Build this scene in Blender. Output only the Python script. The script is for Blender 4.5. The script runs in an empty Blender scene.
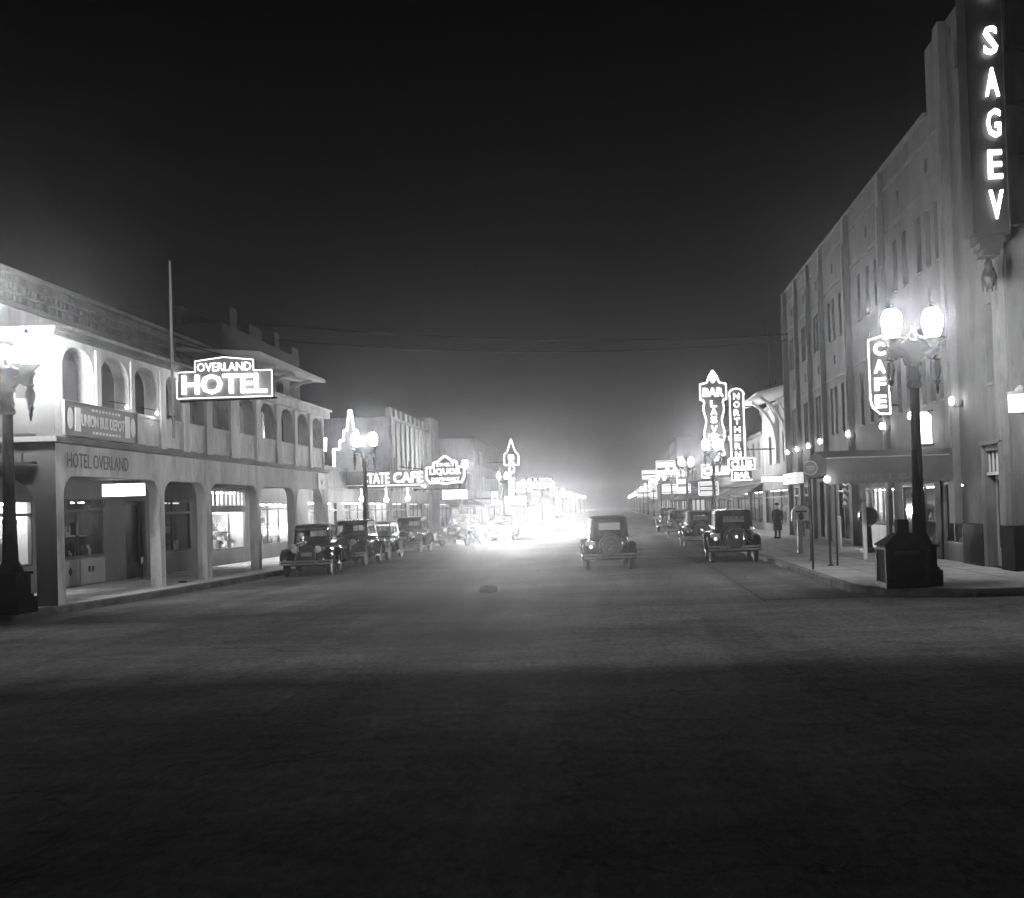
import bpy, bmesh, math, random
from mathutils import Matrix, Vector
random.seed(7)
SC = bpy.context.scene
C = SC.collection
R = math.radians

# ------------------------------------------------------------------ camera
H = 2.05
cam_d = bpy.data.cameras.new('camera'); cam = bpy.data.objects.new('camera', cam_d); C.objects.link(cam)
cam_d.sensor_fit = 'HORIZONTAL'; cam_d.sensor_width = 36.0; cam_d.lens = 36.0 * 1000 / 1024
cam_d.clip_start = 0.1; cam_d.clip_end = 3000
p_, r_ = R(1.0), R(1.75)
d0 = Vector((0, math.cos(p_), math.sin(p_))); x0 = Vector((1, 0, 0)); u0 = Vector((0, -math.sin(p_), math.cos(p_)))
xr = x0 * math.cos(r_) - u0 * math.sin(r_); ur = x0 * math.sin(r_) + u0 * math.cos(r_)
cam.matrix_world = Matrix(((xr.x, ur.x, -d0.x, 0), (xr.y, ur.y, -d0.y, 0), (xr.z, ur.z, -d0.z, H), (0, 0, 0, 1)))
# rising / cross front of the view camera: street's vanishing point at (616, 506)
vx, vy = x0.copy(), None
f_ = Vector((0, 1, 0)); xc, yc, zc = f_.dot(xr), f_.dot(ur), f_.dot(d0)
cam_d.shift_x = (512 + 1000 * xc / zc - 616) / 1024
cam_d.shift_y = (506 - (449 - 1000 * yc / zc)) / 1024
SC.camera = cam

# ------------------------------------------------------------------ night sky, added fill light, exposure
W = bpy.data.worlds.new('World'); SC.world = W; W.use_nodes = True
nt = W.node_tree; nt.nodes.clear()
sky = nt.nodes.new('ShaderNodeTexSky'); sky.sky_type = 'NISHITA'; sky.sun_disc = False
sky.sun_elevation = R(4); sky.sun_rotation = R(200)
bw = nt.nodes.new('ShaderNodeRGBToBW'); bg = nt.nodes.new('ShaderNodeBackground'); wo = nt.nodes.new('ShaderNodeOutputWorld')
nt.links.new(sky.outputs[0], bw.inputs[0]); nt.links.new(bw.outputs[0], bg.inputs[0]); nt.links.new(bg.outputs[0], wo.inputs[0])
bg.inputs[1].default_value = 0.0006
night_fill_d = bpy.data.lights.new('night_fill', 'SUN'); night_fill_d.energy = 0.002; night_fill_d.angle = R(0.5); night_fill_d.color = (1, 1, 1)
night_fill = bpy.data.objects.new('night_fill', night_fill_d); C.objects.link(night_fill); night_fill.rotation_euler = (R(50), 0, R(-25))  # no moon in view: faint fill added for the dark roofs
SC.view_settings.view_transform = 'Standard'; SC.view_settings.look = 'None'
SC.view_settings.exposure = 0.0; SC.view_settings.gamma = 1.0; SC.view_settings.use_curve_mapping = False
SC.cycles.max_bounces = 4; SC.cycles.diffuse_bounces = 2; SC.cycles.glossy_bounces = 2
SC.cycles.transparent_max_bounces = 12; SC.cycles.transmission_bounces = 2; SC.cycles.volume_bounces = 0
SC.cycles.sample_clamp_indirect = 4.0; SC.cycles.use_denoising = True; SC.cycles.denoising_prefilter = 'FAST'; SC.cycles.sample_clamp_direct = 400.0; SC.cycles.use_adaptive_sampling = False
SC.cycles.caustics_reflective = False; SC.cycles.caustics_refractive = False

GLOBE = 480.0      # radiance of the opal street globes
NEON = 4.5
HEAD = 15500.0
HAZE = 0.00105

# ------------------------------------------------------------------ materials
MATS = {}
def mat(name, g, rough=0.7, metal=0.0, spec=0.5, var=0.25, scale=3.0, bump=0.0, bscale=30.0, streak=False):
    if name in MATS: return MATS[name]
    m = bpy.data.materials.new(name); m.use_nodes = True; n = m.node_tree; b = n.nodes['Principled BSDF']
    b.inputs['Roughness'].default_value = rough; b.inputs['Metallic'].default_value = metal
    b.inputs['Specular IOR Level'].default_value = spec
    tc = n.nodes.new('ShaderNodeTexCoord')
    src = tc.outputs['Object']
    if streak:
        mp = n.nodes.new('ShaderNodeMapping'); mp.inputs['Scale'].default_value = (1, 1, 0.18); n.links.new(src, mp.inputs[0]); src = mp.outputs[0]
    if var > 0:
        nz = n.nodes.new('ShaderNodeTexNoise'); nz.inputs['Scale'].default_value = scale; nz.inputs['Detail'].default_value = 8; nz.inputs['Roughness'].default_value = 0.65
        n.links.new(src, nz.inputs['Vector'])
        cr = n.nodes.new('ShaderNodeValToRGB'); e = cr.color_ramp.elements
        lo, hi = g * (1 - var), g * (1 + var)
        e[0].position = 0.3; e[0].color = (lo, lo, lo, 1); e[1].position = 0.7; e[1].color = (hi, hi, hi, 1)
        n.links.new(nz.outputs['Fac'], cr.inputs[0]); n.links.new(cr.outputs[0], b.inputs['Base Color'])
    else: b.inputs['Base Color'].default_value = (g, g, g, 1)
    if bump:
        nb = n.nodes.new('ShaderNodeTexNoise'); nb.inputs['Scale'].default_value = bscale; nb.inputs['Detail'].default_value = 5
        n.links.new(tc.outputs['Object'], nb.inputs['Vector'])
        bp = n.nodes.new('ShaderNodeBump'); bp.inputs['Strength'].default_value = bump; bp.inputs['Distance'].default_value = 0.02
        n.links.new(nb.outputs['Fac'], bp.inputs['Height']); n.links.new(bp.outputs[0], b.inputs['Normal'])
    MATS[name] = m; return m
def blotch(m, scale, lo):
    n = m.node_tree; b = n.nodes['Principled BSDF']; src = b.inputs['Base Color'].links[0].from_socket
    tc = n.nodes.new('ShaderNodeTexCoord'); mp = n.nodes.new('ShaderNodeMapping'); mp.inputs['Scale'].default_value = (1, 1, .35); n.links.new(tc.outputs['Object'], mp.inputs[0])
    z = n.nodes.new('ShaderNodeTexNoise'); z.inputs['Scale'].default_value = scale; z.inputs['Detail'].default_value = 10; z.inputs['Roughness'].default_value = .78; n.links.new(mp.outputs[0], z.inputs['Vector'])
    k = n.nodes.new('ShaderNodeMapRange'); k.inputs[1].default_value = .38; k.inputs[2].default_value = .52; k.inputs[3].default_value = lo; k.inputs[4].default_value = 1; n.links.new(z.outputs['Fac'], k.inputs[0])
    mx = n.nodes.new('ShaderNodeMix'); mx.data_type = 'RGBA'; mx.blend_type = 'MULTIPLY'; mx.inputs[0].default_value = 1
    n.links.new(src, mx.inputs[6]); n.links.new(k.outputs[0], mx.inputs[7]); n.links.new(mx.outputs[2], b.inputs['Base Color'])
def emit(name, s, base=0.8):
    if name in MATS: return MATS[name]
    m = bpy.data.materials.new(name); m.use_nodes = True; n = m.node_tree; b = n.nodes['Principled BSDF']
    b.inputs['Base Color'].default_value = (base, base, base, 1); b.inputs['Roughness'].default_value = 0.4
    b.inputs['Emission Color'].default_value = (1, 1, 1, 1); b.inputs['Emission Strength'].default_value = s
    MATS[name] = m; return m
def glass_mat():
    m = bpy.data.materials.new('window_glass'); m.use_nodes = True; n = m.node_tree; n.nodes.clear()
    o = n.nodes.new('ShaderNodeOutputMaterial'); mx = n.nodes.new('ShaderNodeMixShader'); t = n.nodes.new('ShaderNodeBsdfTransparent'); g = n.nodes.new('ShaderNodeBsdfGlossy')
    t.inputs[0].default_value = (.8, .8, .8, 1); g.inputs['Roughness'].default_value = 0.05; g.inputs[0].default_value = (.8, .8, .8, 1)
    lw = n.nodes.new('ShaderNodeLayerWeight'); lw.inputs['Blend'].default_value = .5
    pw = n.nodes.new('ShaderNodeMath'); pw.operation = 'POWER'; pw.inputs[1].default_value = 5; n.links.new(lw.outputs['Facing'], pw.inputs[0])
    fr = n.nodes.new('ShaderNodeMapRange'); fr.inputs[3].default_value = .05; fr.inputs[4].default_value = .85; n.links.new(pw.outputs[0], fr.inputs[0])
    n.links.new(fr.outputs[0], mx.inputs[0]); n.links.new(t.outputs[0], mx.inputs[1]); n.links.new(g.outputs[0], mx.inputs[2]); n.links.new(mx.outputs[0], o.inputs[0])
    MATS['glass'] = m; return m
GLASS = glass_mat()
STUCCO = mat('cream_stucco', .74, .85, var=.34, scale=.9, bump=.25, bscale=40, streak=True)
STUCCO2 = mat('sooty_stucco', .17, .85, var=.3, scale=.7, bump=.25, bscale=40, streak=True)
PALE = mat('pale_plaster', .50, .8, var=.15, scale=1.2, bump=.15, streak=True)
BLACKROOF = mat('sooty_tar_wall', .015, .95, spec=.1, var=.4, scale=2)
DARKROOF = mat('dark_roofing', .04, .9, var=.4, scale=2)
BRICK = mat('grey_brick', .20, .85, var=.25, scale=1.5, streak=True)
TAN = mat('buff_stone', .1, .85, var=.36, scale=.6, bump=.35, bscale=25, streak=True)
TAN2 = mat('buff_stone_trim', .13, .8, var=.2, scale=1.0, streak=True)
TILE = mat('black_glazed_tile', .012, .65, spec=.08, var=.4, scale=4)
DWIN = mat('dark_window_glass', .008, .3, spec=.15, var=.3, scale=1)
FRAME = mat('window_frame_paint', .09, .6, var=.2)
WHITE = mat('white_paint', .62, .55, var=.12, scale=2, streak=True)
IRON = mat('dark_cast_iron', .014, .6, spec=.25, var=.4, scale=8)
LAMPIRON = mat('black_lamp_iron', .005, .85, spec=.12, var=.3, scale=8)
IRON2 = mat('black_steel', .02, .45, var=.3, scale=8)
PAINT = mat('dark_car_paint', .006, .12, spec=.8, var=.2, scale=2)
PAINT2 = mat('grey_car_paint', .07, .2, spec=.7, var=.25, scale=2)
PAINT3 = mat('dusty_grey_car_paint', .16, .4, var=.25, scale=2)
TOP = mat('car_top_fabric', .03, .75, var=.3, scale=6)
CHROME = mat('bright_nickel', .75, .18, metal=1.0, var=.05)
RUBBER = mat('tyre_rubber', .022, .8, var=.3, scale=10)
LENS = mat('lamp_lens', .55, .2, var=.1)
WOOD = mat('grey_wood', .22, .75, var=.3, scale=6, streak=True)
CANVAS = mat('dark_awning_canvas', .055, .9, var=.25, scale=2, bump=.3, bscale=14)
SIGNFACE = mat('sign_face_enamel', .05, .45, var=.25, scale=4)
SIGNGREY = mat('sign_grey_enamel', .20, .5, var=.2, scale=4)
LETTERW = mat('white_letter_paint', .75, .5, var=.08)
LETTERD = mat('dark_letter_paint', .04, .6, var=.2)
GOODS = [mat('goods_%s' % k, v, .6, var=.3, scale=5) for k, v in (('dark', .05), ('mid', .2), ('light', .5), ('pale', .7))]
SKIN = mat('skin', .35, .6, var=.1); COAT = mat('dark_coat_cloth', .025, .9, var=.3, scale=9)
E_NEON = emit('neon_tube', NEON); E_NEONSOFT = emit('neon_tube_soft', NEON * .45); E_GLOBE = emit('opal_globe', GLOBE)
E_FAR = emit('opal_globe_far', GLOBE * .14)
E_WIN = emit('lit_interior_lamp', 9.0); E_BOX = emit('lit_sign_glass', .65); E_BULB = emit('wall_bulb', 60.0); E_HEAD = emit('headlamp', HEAD)
E_BRIGHT = emit('bright_sign_glass', 4.5); E_PANE = emit('lit_pane', .45); E_FARSIGN = emit('far_sign_glass', 1.0); E_TAIL = emit('tail_lamp', 1.0)

blotch(STUCCO, 2.2, .68); blotch(TAN, 1.1, .6); blotch(TAN2, 1.6, .65); blotch(STUCCO2, 2.0, .6)
# ------------------------------------------------------------------ mesh helpers
XF = {}
def loc_mat(loc=(0, 0, 0), rz=0): return Matrix.Translation(loc) @ Matrix.Rotation(rz, 4, 'Z')
class MB:
    def __init__(s): s.v = []; s.f = []
    def add(s, vs, fs, M=None):
        n = len(s.v)
        for v in vs:
            v = Vector(v); s.v.append(tuple(M @ v) if M is not None else tuple(v))
        s.f += [tuple(i + n for i in f) for f in fs]; return s
    def box(s, a, b, M=None):
        x0, y0, z0 = (min(a[i], b[i]) for i in range(3)); x1, y1, z1 = (max(a[i], b[i]) for i in range(3))
        return s.add([(x0, y0, z0), (x1, y0, z0), (x1, y1, z0), (x0, y1, z0), (x0, y0, z1), (x1, y0, z1), (x1, y1, z1), (x0, y1, z1)],
                     [(0, 3, 2, 1), (4, 5, 6, 7), (0, 1, 5, 4), (1, 2, 6, 5), (2, 3, 7, 6), (3, 0, 4, 7)], M)
    def loft(s, rings, cap=True, closed=True, M=None):
        k = len(rings[0]); vs = [p for r in rings for p in r]; fs = []
        for i in range(len(rings) - 1):
            for j in range(k if closed else k - 1):
                a = i * k + j; b = i * k + (j + 1) % k
                fs.append((a, b, b + k, a + k))
        if cap: fs += [tuple(range(k))[::-1], tuple(range((len(rings) - 1) * k, len(rings) * k))]
        return s.add(vs, fs, M)
    def lathe(s, prof, n=16, M=None):          # prof: (r, z)
        return s.loft([[(r * math.cos(2 * math.pi * j / n), r * math.sin(2 * math.pi * j / n), z) for j in range(n)] for r, z in prof], M=M)
    def tube(s, pts, r, n=6, cap=True, closed=False):
        pts = [Vector(p) for p in pts]; rings = []
        m = len(pts)
        for i, p in enumerate(pts):
            if closed: t = pts[(i + 1) % m] - pts[i - 1]
            else: t = pts[min(i + 1, m - 1)] - pts[max(i - 1, 0)]
            t.normalize(); a = Vector((0, 0, 1)) if abs(t.z) < .9 else Vector((1, 0, 0))
            u = t.cross(a).normalized(); w = t.cross(u)
            rr = r[i] if isinstance(r, (list, tuple)) else r
            rings.append([p + (u * math.cos(2 * math.pi * j / n) + w * math.sin(2 * math.pi * j / n)) * rr for j in range(n)])
        if closed: rings.append(rings[0])
        return s.loft(rings, cap=cap and not closed)
    def prism(s, poly, a, b, fn):              # poly of (s, z); fn(s, z, d) -> xyz ; extruded from depth a to b
        n = len(poly); vs = [fn(p[0], p[1], a) for p in poly] + [fn(p[0], p[1], b) for p in poly]
        fs = [tuple(range(n)), tuple(range(n, 2 * n))[::-1]] + [(i, i + n, (i + 1) % n + n, (i + 1) % n) for i in range(n)]
        return s.add(vs, fs)
    def build(s, name, m, parent=None, world=True, smooth=False, bevel=0, kind=None):
        me = bpy.data.meshes.new(name); vs = s.v
        if parent is not None and world:
            inv = XF[parent.name].inverted(); vs = [tuple(inv @ Vector(v)) for v in vs]
        me.from_pydata(vs, [], s.f); me.materials.append(m)
        bm = bmesh.new(); bm.from_mesh(me); bmesh.ops.recalc_face_normals(bm, faces=bm.faces); bm.to_mesh(me); bm.free()
        if smooth:
            for p in me.polygons: p.use_smooth = True
            me.set_sharp_from_angle(angle=R(40))
        o = bpy.data.objects.new(name, me); C.objects.link(o)
        if parent is not None: o.parent = parent; XF[o.name] = XF[parent.name].copy()
        else: XF[o.name] = Matrix.Identity(4)
        if bevel:
            b = o.modifiers.new('bevel', 'BEVEL'); b.width = bevel; b.segments = 2; b.limit_method = 'ANGLE'
        if kind: o['kind'] = kind
        return o
def pieces(mb, name, m, parent=None, **kw):
    """one object per loose piece"""
    par = list(range(len(mb.v)))
    def find(i):
        while par[i] != i: par[i] = par[par[i]]; i = par[i]
        return i
    key = {}
    for i, v in enumerate(mb.v):
        k = tuple(round(c, 5) for c in v)
        if k in key: par[find(i)] = find(key[k])
        else: key[k] = i
    for f in mb.f:
        for i in f[1:]: par[find(i)] = find(f[0])
    gr = {}
    for f in mb.f: gr.setdefault(find(f[0]), []).append(f)
    out = []
    for fs in gr.values():
        q = MB(); idx = {}
        for f in fs:
            for i in f:
                if i not in idx: idx[i] = len(q.v); q.v.append(mb.v[i])
            q.f.append(tuple(idx[i] for i in f))
        out.append(q.build(name, m, parent, **kw))
    return out
def thing(name, label, cat, loc=(0, 0, 0), rz=0, group=None):
    o = bpy.data.objects.new(name, None); C.objects.link(o); o.location = loc; o.rotation_euler = (0, 0, rz)
    o.empty_display_size = .3; o['label'] = label; o['category'] = cat
    if group: o['group'] = group
    XF[o.name] = loc_mat(loc, rz); return o
def tag(o, label, cat, group=None):
    o['label'] = label; o['category'] = cat
    if group: o['group'] = group
    return o
def copy_tree(o, parent=None):
    c = o.copy(); C.objects.link(c)
    if parent is not None: c.parent = parent
    XF[c.name] = XF[o.name].copy()
    for ch in list(o.children): copy_tree(ch, c)
    return c
def place(root, label, loc, rz=0, group=None):
    r = copy_tree(root); r.location = loc; r.rotation_euler = (0, 0, rz); r['label'] = label
    if group: r['group'] = group
    return r
FACE = {'front': Matrix.Rotation(R(90), 4, 'X'),                                        # reads along +X, seen from -Y
        'east': Matrix.Rotation(R(90), 4, 'Z') @ Matrix.Rotation(R(90), 4, 'X'),        # reads along +Y, seen from +X
        'west': Matrix.Rotation(R(-90), 4, 'Z') @ Matrix.Rotation(R(90), 4, 'X')}       # reads along -Y, seen from -X
def text(txt, name, m, parent, centre, height, width=None, face='front', depth=.03, bold=.02, rz=0):
    """letters as a mesh, fitted to a height and width, centred at a world point"""
    cu = bpy.data.curves.new(name, 'FONT'); cu.body = txt; cu.size = 1; cu.offset = bold; cu.extrude = .02; cu.resolution_u = 2
    to = bpy.data.objects.new(name, cu); C.objects.link(to)
    dg = bpy.context.evaluated_depsgraph_get(); me = bpy.data.meshes.new_from_object(to.evaluated_get(dg))
    bpy.data.objects.remove(to); bpy.data.curves.remove(cu)
    xs = [v.co.x for v in me.vertices]; ys = [v.co.y for v in me.vertices]
    cx, cy = (min(xs) + max(xs)) / 2, (min(ys) + max(ys)) / 2; sy = height / (max(ys) - min(ys)); sx = sy if width is None else width / (max(xs) - min(xs))
    F = Matrix.Translation(centre) @ Matrix.Rotation(rz, 4, 'Z') @ FACE[face]
    if parent is not None: F = XF[parent.name].inverted() @ F
    for v in me.vertices: v.co = F @ Vector(((v.co.x - cx) * sx, (v.co.y - cy) * sy, v.co.z / .02 * depth / 2))
    me.materials.clear(); me.materials.append(m); me.name = name
    o = bpy.data.objects.new(name, me); C.objects.link(o)
    if parent is not None: o.parent = parent; XF[o.name] = XF[parent.name].copy()
    return o
def fx(X, sgn):    # facade plane along the street; sgn = +1 recesses towards +X (right side), -1 towards -X
    return lambda s, z, d: (X + sgn * d, s, z)
def fy(Y): return lambda s, z, d: (s, Y + d, z)
def wall(mb, fn, s0, s1, z0, z1, ops, depth):
    ss = sorted({s0, s1, *[o[0] for o in ops], *[o[1] for o in ops]}); zs = sorted({z0, z1, *[o[2] for o in ops], *[o[3] for o in ops]})
    ss = [s for s in ss if s0 - 1e-6 <= s <= s1 + 1e-6]; zs = [z for z in zs if z0 - 1e-6 <= z <= z1 + 1e-6]
    for i in range(len(ss) - 1):
        for j in range(len(zs) - 1):
            cs, cz = (ss[i] + ss[i + 1]) / 2, (zs[j] + zs[j + 1]) / 2
            if any(o[0] < cs < o[1] and o[2] < cz < o[3] for o in ops): continue
            mb.add([fn(ss[i], zs[j], 0), fn(ss[i + 1], zs[j], 0), fn(ss[i + 1], zs[j + 1], 0), fn(ss[i], zs[j + 1], 0)], [(0, 1, 2, 3)])
    for a, b, c, d in ops:
        for (p, q) in (((a, c), (a, d)), ((a, d), (b, d)), ((b, d), (b, c)), ((b, c), (a, c))):
            mb.add([fn(p[0], p[1], 0), fn(q[0], q[1], 0), fn(q[0], q[1], depth), fn(p[0], p[1], depth)], [(0, 1, 2, 3)])
    return mb
def fbox(mb, fn, s0, s1, z0, z1, d0, d1):
    return mb.box(fn(s0, z0, d0), fn(s1, z1, d1))
def spandrels(mb, fn, s0, s1, z1, r, depth, rz=None):
    rz = rz or r; n = 7
    for k in (0, 1):
        sx, dr = (s0, 1) if k == 0 else (s1, -1)
        arc = [(sx + dr * r * (1 - math.cos(R(90) * i / n)), z1 - rz * (1 - math.sin(R(90) * i / n))) for i in range(n + 1)]
        mb.prism([(sx, z1)] + arc, .004, depth - .004, fn)
    return mb

# ------------------------------------------------------------------ the ground
def ground_mat():
    m = bpy.data.materials.new('asphalt'); m.use_nodes = True; n = m.node_tree; b = n.nodes['Principled BSDF']; L = n.links.new
    tc = n.nodes.new('ShaderNodeTexCoord')
    def noise(scale, detail=8, sc=(1, 1, 1), rough=.6):
        mp = n.nodes.new('ShaderNodeMapping'); mp.inputs['Scale'].default_value = sc; L(tc.outputs['Object'], mp.inputs[0])
        z = n.nodes.new('ShaderNodeTexNoise'); z.inputs['Scale'].default_value = scale; z.inputs['Detail'].default_value = detail; z.inputs['Roughness'].default_value = rough
        L(mp.outputs[0], z.inputs['Vector']); return z.outputs['Fac']
    def mr(x, a, b_, c, d):
        k = n.nodes.new('ShaderNodeMapRange'); k.inputs[1].default_value = a; k.inputs[2].default_value = b_; k.inputs[3].default_value = c; k.inputs[4].default_value = d; L(x, k.inputs[0]); return k.outputs[0]
    def mul(x, y):
        k = n.nodes.new('ShaderNodeMath'); k.operation = 'MULTIPLY'; L(x, k.inputs[0]); L(y, k.inputs[1]); return k.outputs[0]
    patches = mr(noise(.35, 8, (.5, 1, 1), .7), .3, .7, .6, 1.4)
    lanes = mr(noise(.9, 5, (1.0, .06, 1)), .3, .7, .75, 1.25)
    grit = mr(noise(9, 9, (1.3, .6, 1), .9), .3, .7, .4, 1.6)
    v = mul(mul(patches, lanes), grit)
    streak = mr(noise(3, 9, (.3, 1, 1), .8), .3, .7, .82, 1.18)
    v = mul(v, streak)
    base = n.nodes.new('ShaderNodeMath'); base.operation = 'MULTIPLY'; base.inputs[1].default_value = ground_mat.g; L(v, base.inputs[0])
    if ground_mat.zones:      # darker foreground, then a paler strip, then the street paving, blended along Y
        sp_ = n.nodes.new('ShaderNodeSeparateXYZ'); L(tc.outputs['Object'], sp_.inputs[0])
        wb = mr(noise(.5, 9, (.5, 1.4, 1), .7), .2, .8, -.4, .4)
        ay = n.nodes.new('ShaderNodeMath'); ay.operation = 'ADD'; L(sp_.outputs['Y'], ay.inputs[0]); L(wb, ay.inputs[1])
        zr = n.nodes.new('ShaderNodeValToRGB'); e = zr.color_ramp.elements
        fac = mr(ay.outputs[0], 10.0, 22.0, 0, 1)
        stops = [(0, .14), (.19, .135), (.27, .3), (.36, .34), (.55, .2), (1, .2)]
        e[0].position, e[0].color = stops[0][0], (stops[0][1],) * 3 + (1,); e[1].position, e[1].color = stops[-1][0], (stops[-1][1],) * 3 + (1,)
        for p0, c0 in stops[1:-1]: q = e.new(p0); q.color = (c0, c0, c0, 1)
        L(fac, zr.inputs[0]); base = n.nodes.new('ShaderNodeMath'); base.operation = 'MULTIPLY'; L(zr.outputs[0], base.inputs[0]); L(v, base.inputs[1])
    # cracks
    vo = n.nodes.new('ShaderNodeTexVoronoi'); vo.feature = 'DISTANCE_TO_EDGE'; vo.inputs['Scale'].default_value = .28
    wob = n.nodes.new('ShaderNodeTexNoise'); wob.inputs['Scale'].default_value = 1.4; wob.inputs['Detail'].default_value = 6; L(tc.outputs['Object'], wob.inputs['Vector'])
    ad = n.nodes.new('ShaderNodeVectorMath'); ad.operation = 'MULTIPLY_ADD'; ad.inputs[1].default_value = (1.6, 1.6, 1.6); L(wob.outputs['Color'], ad.inputs[0]); L(tc.outputs['Object'], ad.inputs[2]); L(ad.outputs[0], vo.inputs['Vector'])
    cr = mr(vo.outputs['Distance'], 0, .012, .72, 1.0)
    fin = mul(base.outputs[0], cr); df = n.nodes.new('ShaderNodeBsdfDiffuse'); df.inputs['Roughness'].default_value = .6; L(fin, df.inputs['Color'])
    bp = n.nodes.new('ShaderNodeBump'); bp.inputs['Strength'].default_value = 1.0; bp.inputs['Distance'].default_value = .03
    L(noise(24, 6, (1, 1, 1), .8), bp.inputs['Height']); L(bp.outputs[0], df.inputs['Normal'])
    # sparse shiny chips of stone, gathered in worn patches
    vc = n.nodes.new('ShaderNodeTexVoronoi'); vc.inputs['Scale'].default_value = 30; L(tc.outputs['Object'], vc.inputs['Vector'])
    sepc = n.nodes.new('ShaderNodeSeparateColor'); L(vc.outputs['Color'], sepc.inputs[0])
    chip = mul(mr(vc.outputs['Distance'], .15, .3, 1, 0), mr(sepc.outputs[0], .8, .86, 0, 1)); chip = mul(chip, mr(noise(.28, 5, (.6, 1, 1), .7), .46, .6, 0, 1))
    gl = n.nodes.new('ShaderNodeBsdfGlossy'); gl.inputs['Roughness'].default_value = .42; gl.inputs['Color'].default_value = (.035, .035, .035, 1)
    rn = n.nodes.new('ShaderNodeBump'); rn.inputs['Strength'].default_value = 1; rn.inputs['Distance'].default_value = .05; L(noise(60, 2), rn.inputs['Height']); L(rn.outputs[0], gl.inputs['Normal'])
    mxs = n.nodes.new('ShaderNodeMixShader'); L(chip, mxs.inputs[0]); L(df.outputs[0], mxs.inputs[1]); L(gl.outputs[0], mxs.inputs[2]); L(mxs.outputs[0], n.nodes['Material Output'].inputs['Surface']); n.nodes.remove(b)
    return m
def sheet(name, poly, z, m, kind='structure', sub=None):
    mb = MB(); mb.add([(x, y, z) for x, y in poly], [tuple(range(len(poly)))]); return mb.build(name, m, kind=kind)
ground_mat.zones = False; ground_mat.g, ground_mat.r, ground_mat.s = .18, .9, .2; ROAD = ground_mat()
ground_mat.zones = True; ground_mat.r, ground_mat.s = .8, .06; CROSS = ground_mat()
EARTH = mat('bare_earth', .12, .95, var=.3, scale=.5)
sheet('ground', [(-450, -40), (450, -40), (450, 900), (-450, 900)], -.012, EARTH)
sheet('road', [(-11.7, 20.4), (5.0, 20.4), (5.0, 700), (-11.7, 700)], -.004, ROAD)
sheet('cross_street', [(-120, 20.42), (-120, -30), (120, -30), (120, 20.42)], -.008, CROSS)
CONC = mat('sidewalk_concrete', .37, .85, spec=.1, var=.2, scale=.8, bump=.3, bscale=60)
CONCL = mat('lightened_sidewalk_concrete', .66, .85, spec=.1, var=.2, scale=.8, bump=.3, bscale=60)  # left sidewalk: paler copy of the concrete, stronger light put in its colour
KERB = mat('kerb_concrete', .17, .85, spec=.1, var=.45, scale=3, bump=.4, bscale=20)
SEAM = mat('pavement_seam', .03, .9, var=.3)
def sidewalk(poly, inner, CONC):
    # poly: kerb line as points; the slab and the kerb stone along it
    full = poly + inner; n = len(full)
    mb = MB(); mb.add([(x, y, .15) for x, y in full], [tuple(range(n))]); s = mb.build('sidewalk', CONC, kind='structure')
    k = MB(); m = len(poly)
    def nrm(i):
        a = Vector(poly[max(i - 1, 0)]); b = Vector(poly[min(i + 1, m - 1)]); t = (b - a).normalized(); return Vector((t.y, -t.x))
    cen = Vector((sum(p[0] for p in full) / n, sum(p[1] for p in full) / n))
    rings = []
    for i, p in enumerate(poly):
        q = nrm(i)
        if q.dot(Vector(p) - cen) < 0: q = -q
        a = Vector(p) + q * .02; b = Vector(p) - q * .16
        rings.append([(a.x, a.y, -.02), (a.x - q.x * .01, a.y - q.y * .01, .13), (a.x - q.x * .035, a.y - q.y * .035, .156), (b.x, b.y, .157), (b.x, b.y, -.02)])
    k.loft(rings); k.build('kerb', KERB, kind='structure', smooth=True)
def arcpts(cx, cy, r, a0, a1, n): return [(cx + r * math.cos(R(a0 + (a1 - a0) * i / n)), cy + r * math.sin(R(a0 + (a1 - a0) * i / n))) for i in range(n + 1)]
left_kerb = [(-11.8, 700), (-11.8, 200), (-11.8, 60), (-11.8, 36), (-11.9, 32), (-12.08, 29), (-12.3, 26.2), (-12.5, 24.4), (-12.75, 22.9), (-13.15, 21.8), (-13.8, 21.0), (-14.8, 20.65), (-16, 20.6), (-40, 20.6), (-120, 20.6)]
sidewalk(left_kerb, [(-120, 700)], CONCL)
right_kerb = [(5.1, 700), (5.1, 200), (5.1, 60), (5.1, 40), (5.1, 30), (5.1, 23)] + arcpts(7.6, 22.7, 2.5, 180, 270, 10) + [(20, 20.2), (120, 20.2)]
sidewalk(right_kerb, [(120, 700)], CONC)
# scored joints of the sidewalk slabs, and the seam of the gutter in the road
jn = MB()
for i in range(12):
    y = 24 + i * 1.5
    jn.box((5.27, y, .150), (9.4, y + .018, .1525))
for i in range(3): jn.box((6.4 + i * 1.2, 22.6, .150), (6.418 + i * 1.2, 41, .1535))
for i in range(14): jn.box((-15.9, 24.6 + 1.5 * i, .150), (-12.95, 24.618 + 1.5 * i, .1525))
jn.build('sidewalk_joints', SEAM, kind='structure')
gs = MB(); gs.box((3.0, 20.6, -.004), (3.03, 46, .003)); gs.box((3.03, 20.9, -.004), (9, 20.925, .003))
gs.build('gutter_seam', SEAM, kind='structure')

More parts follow.
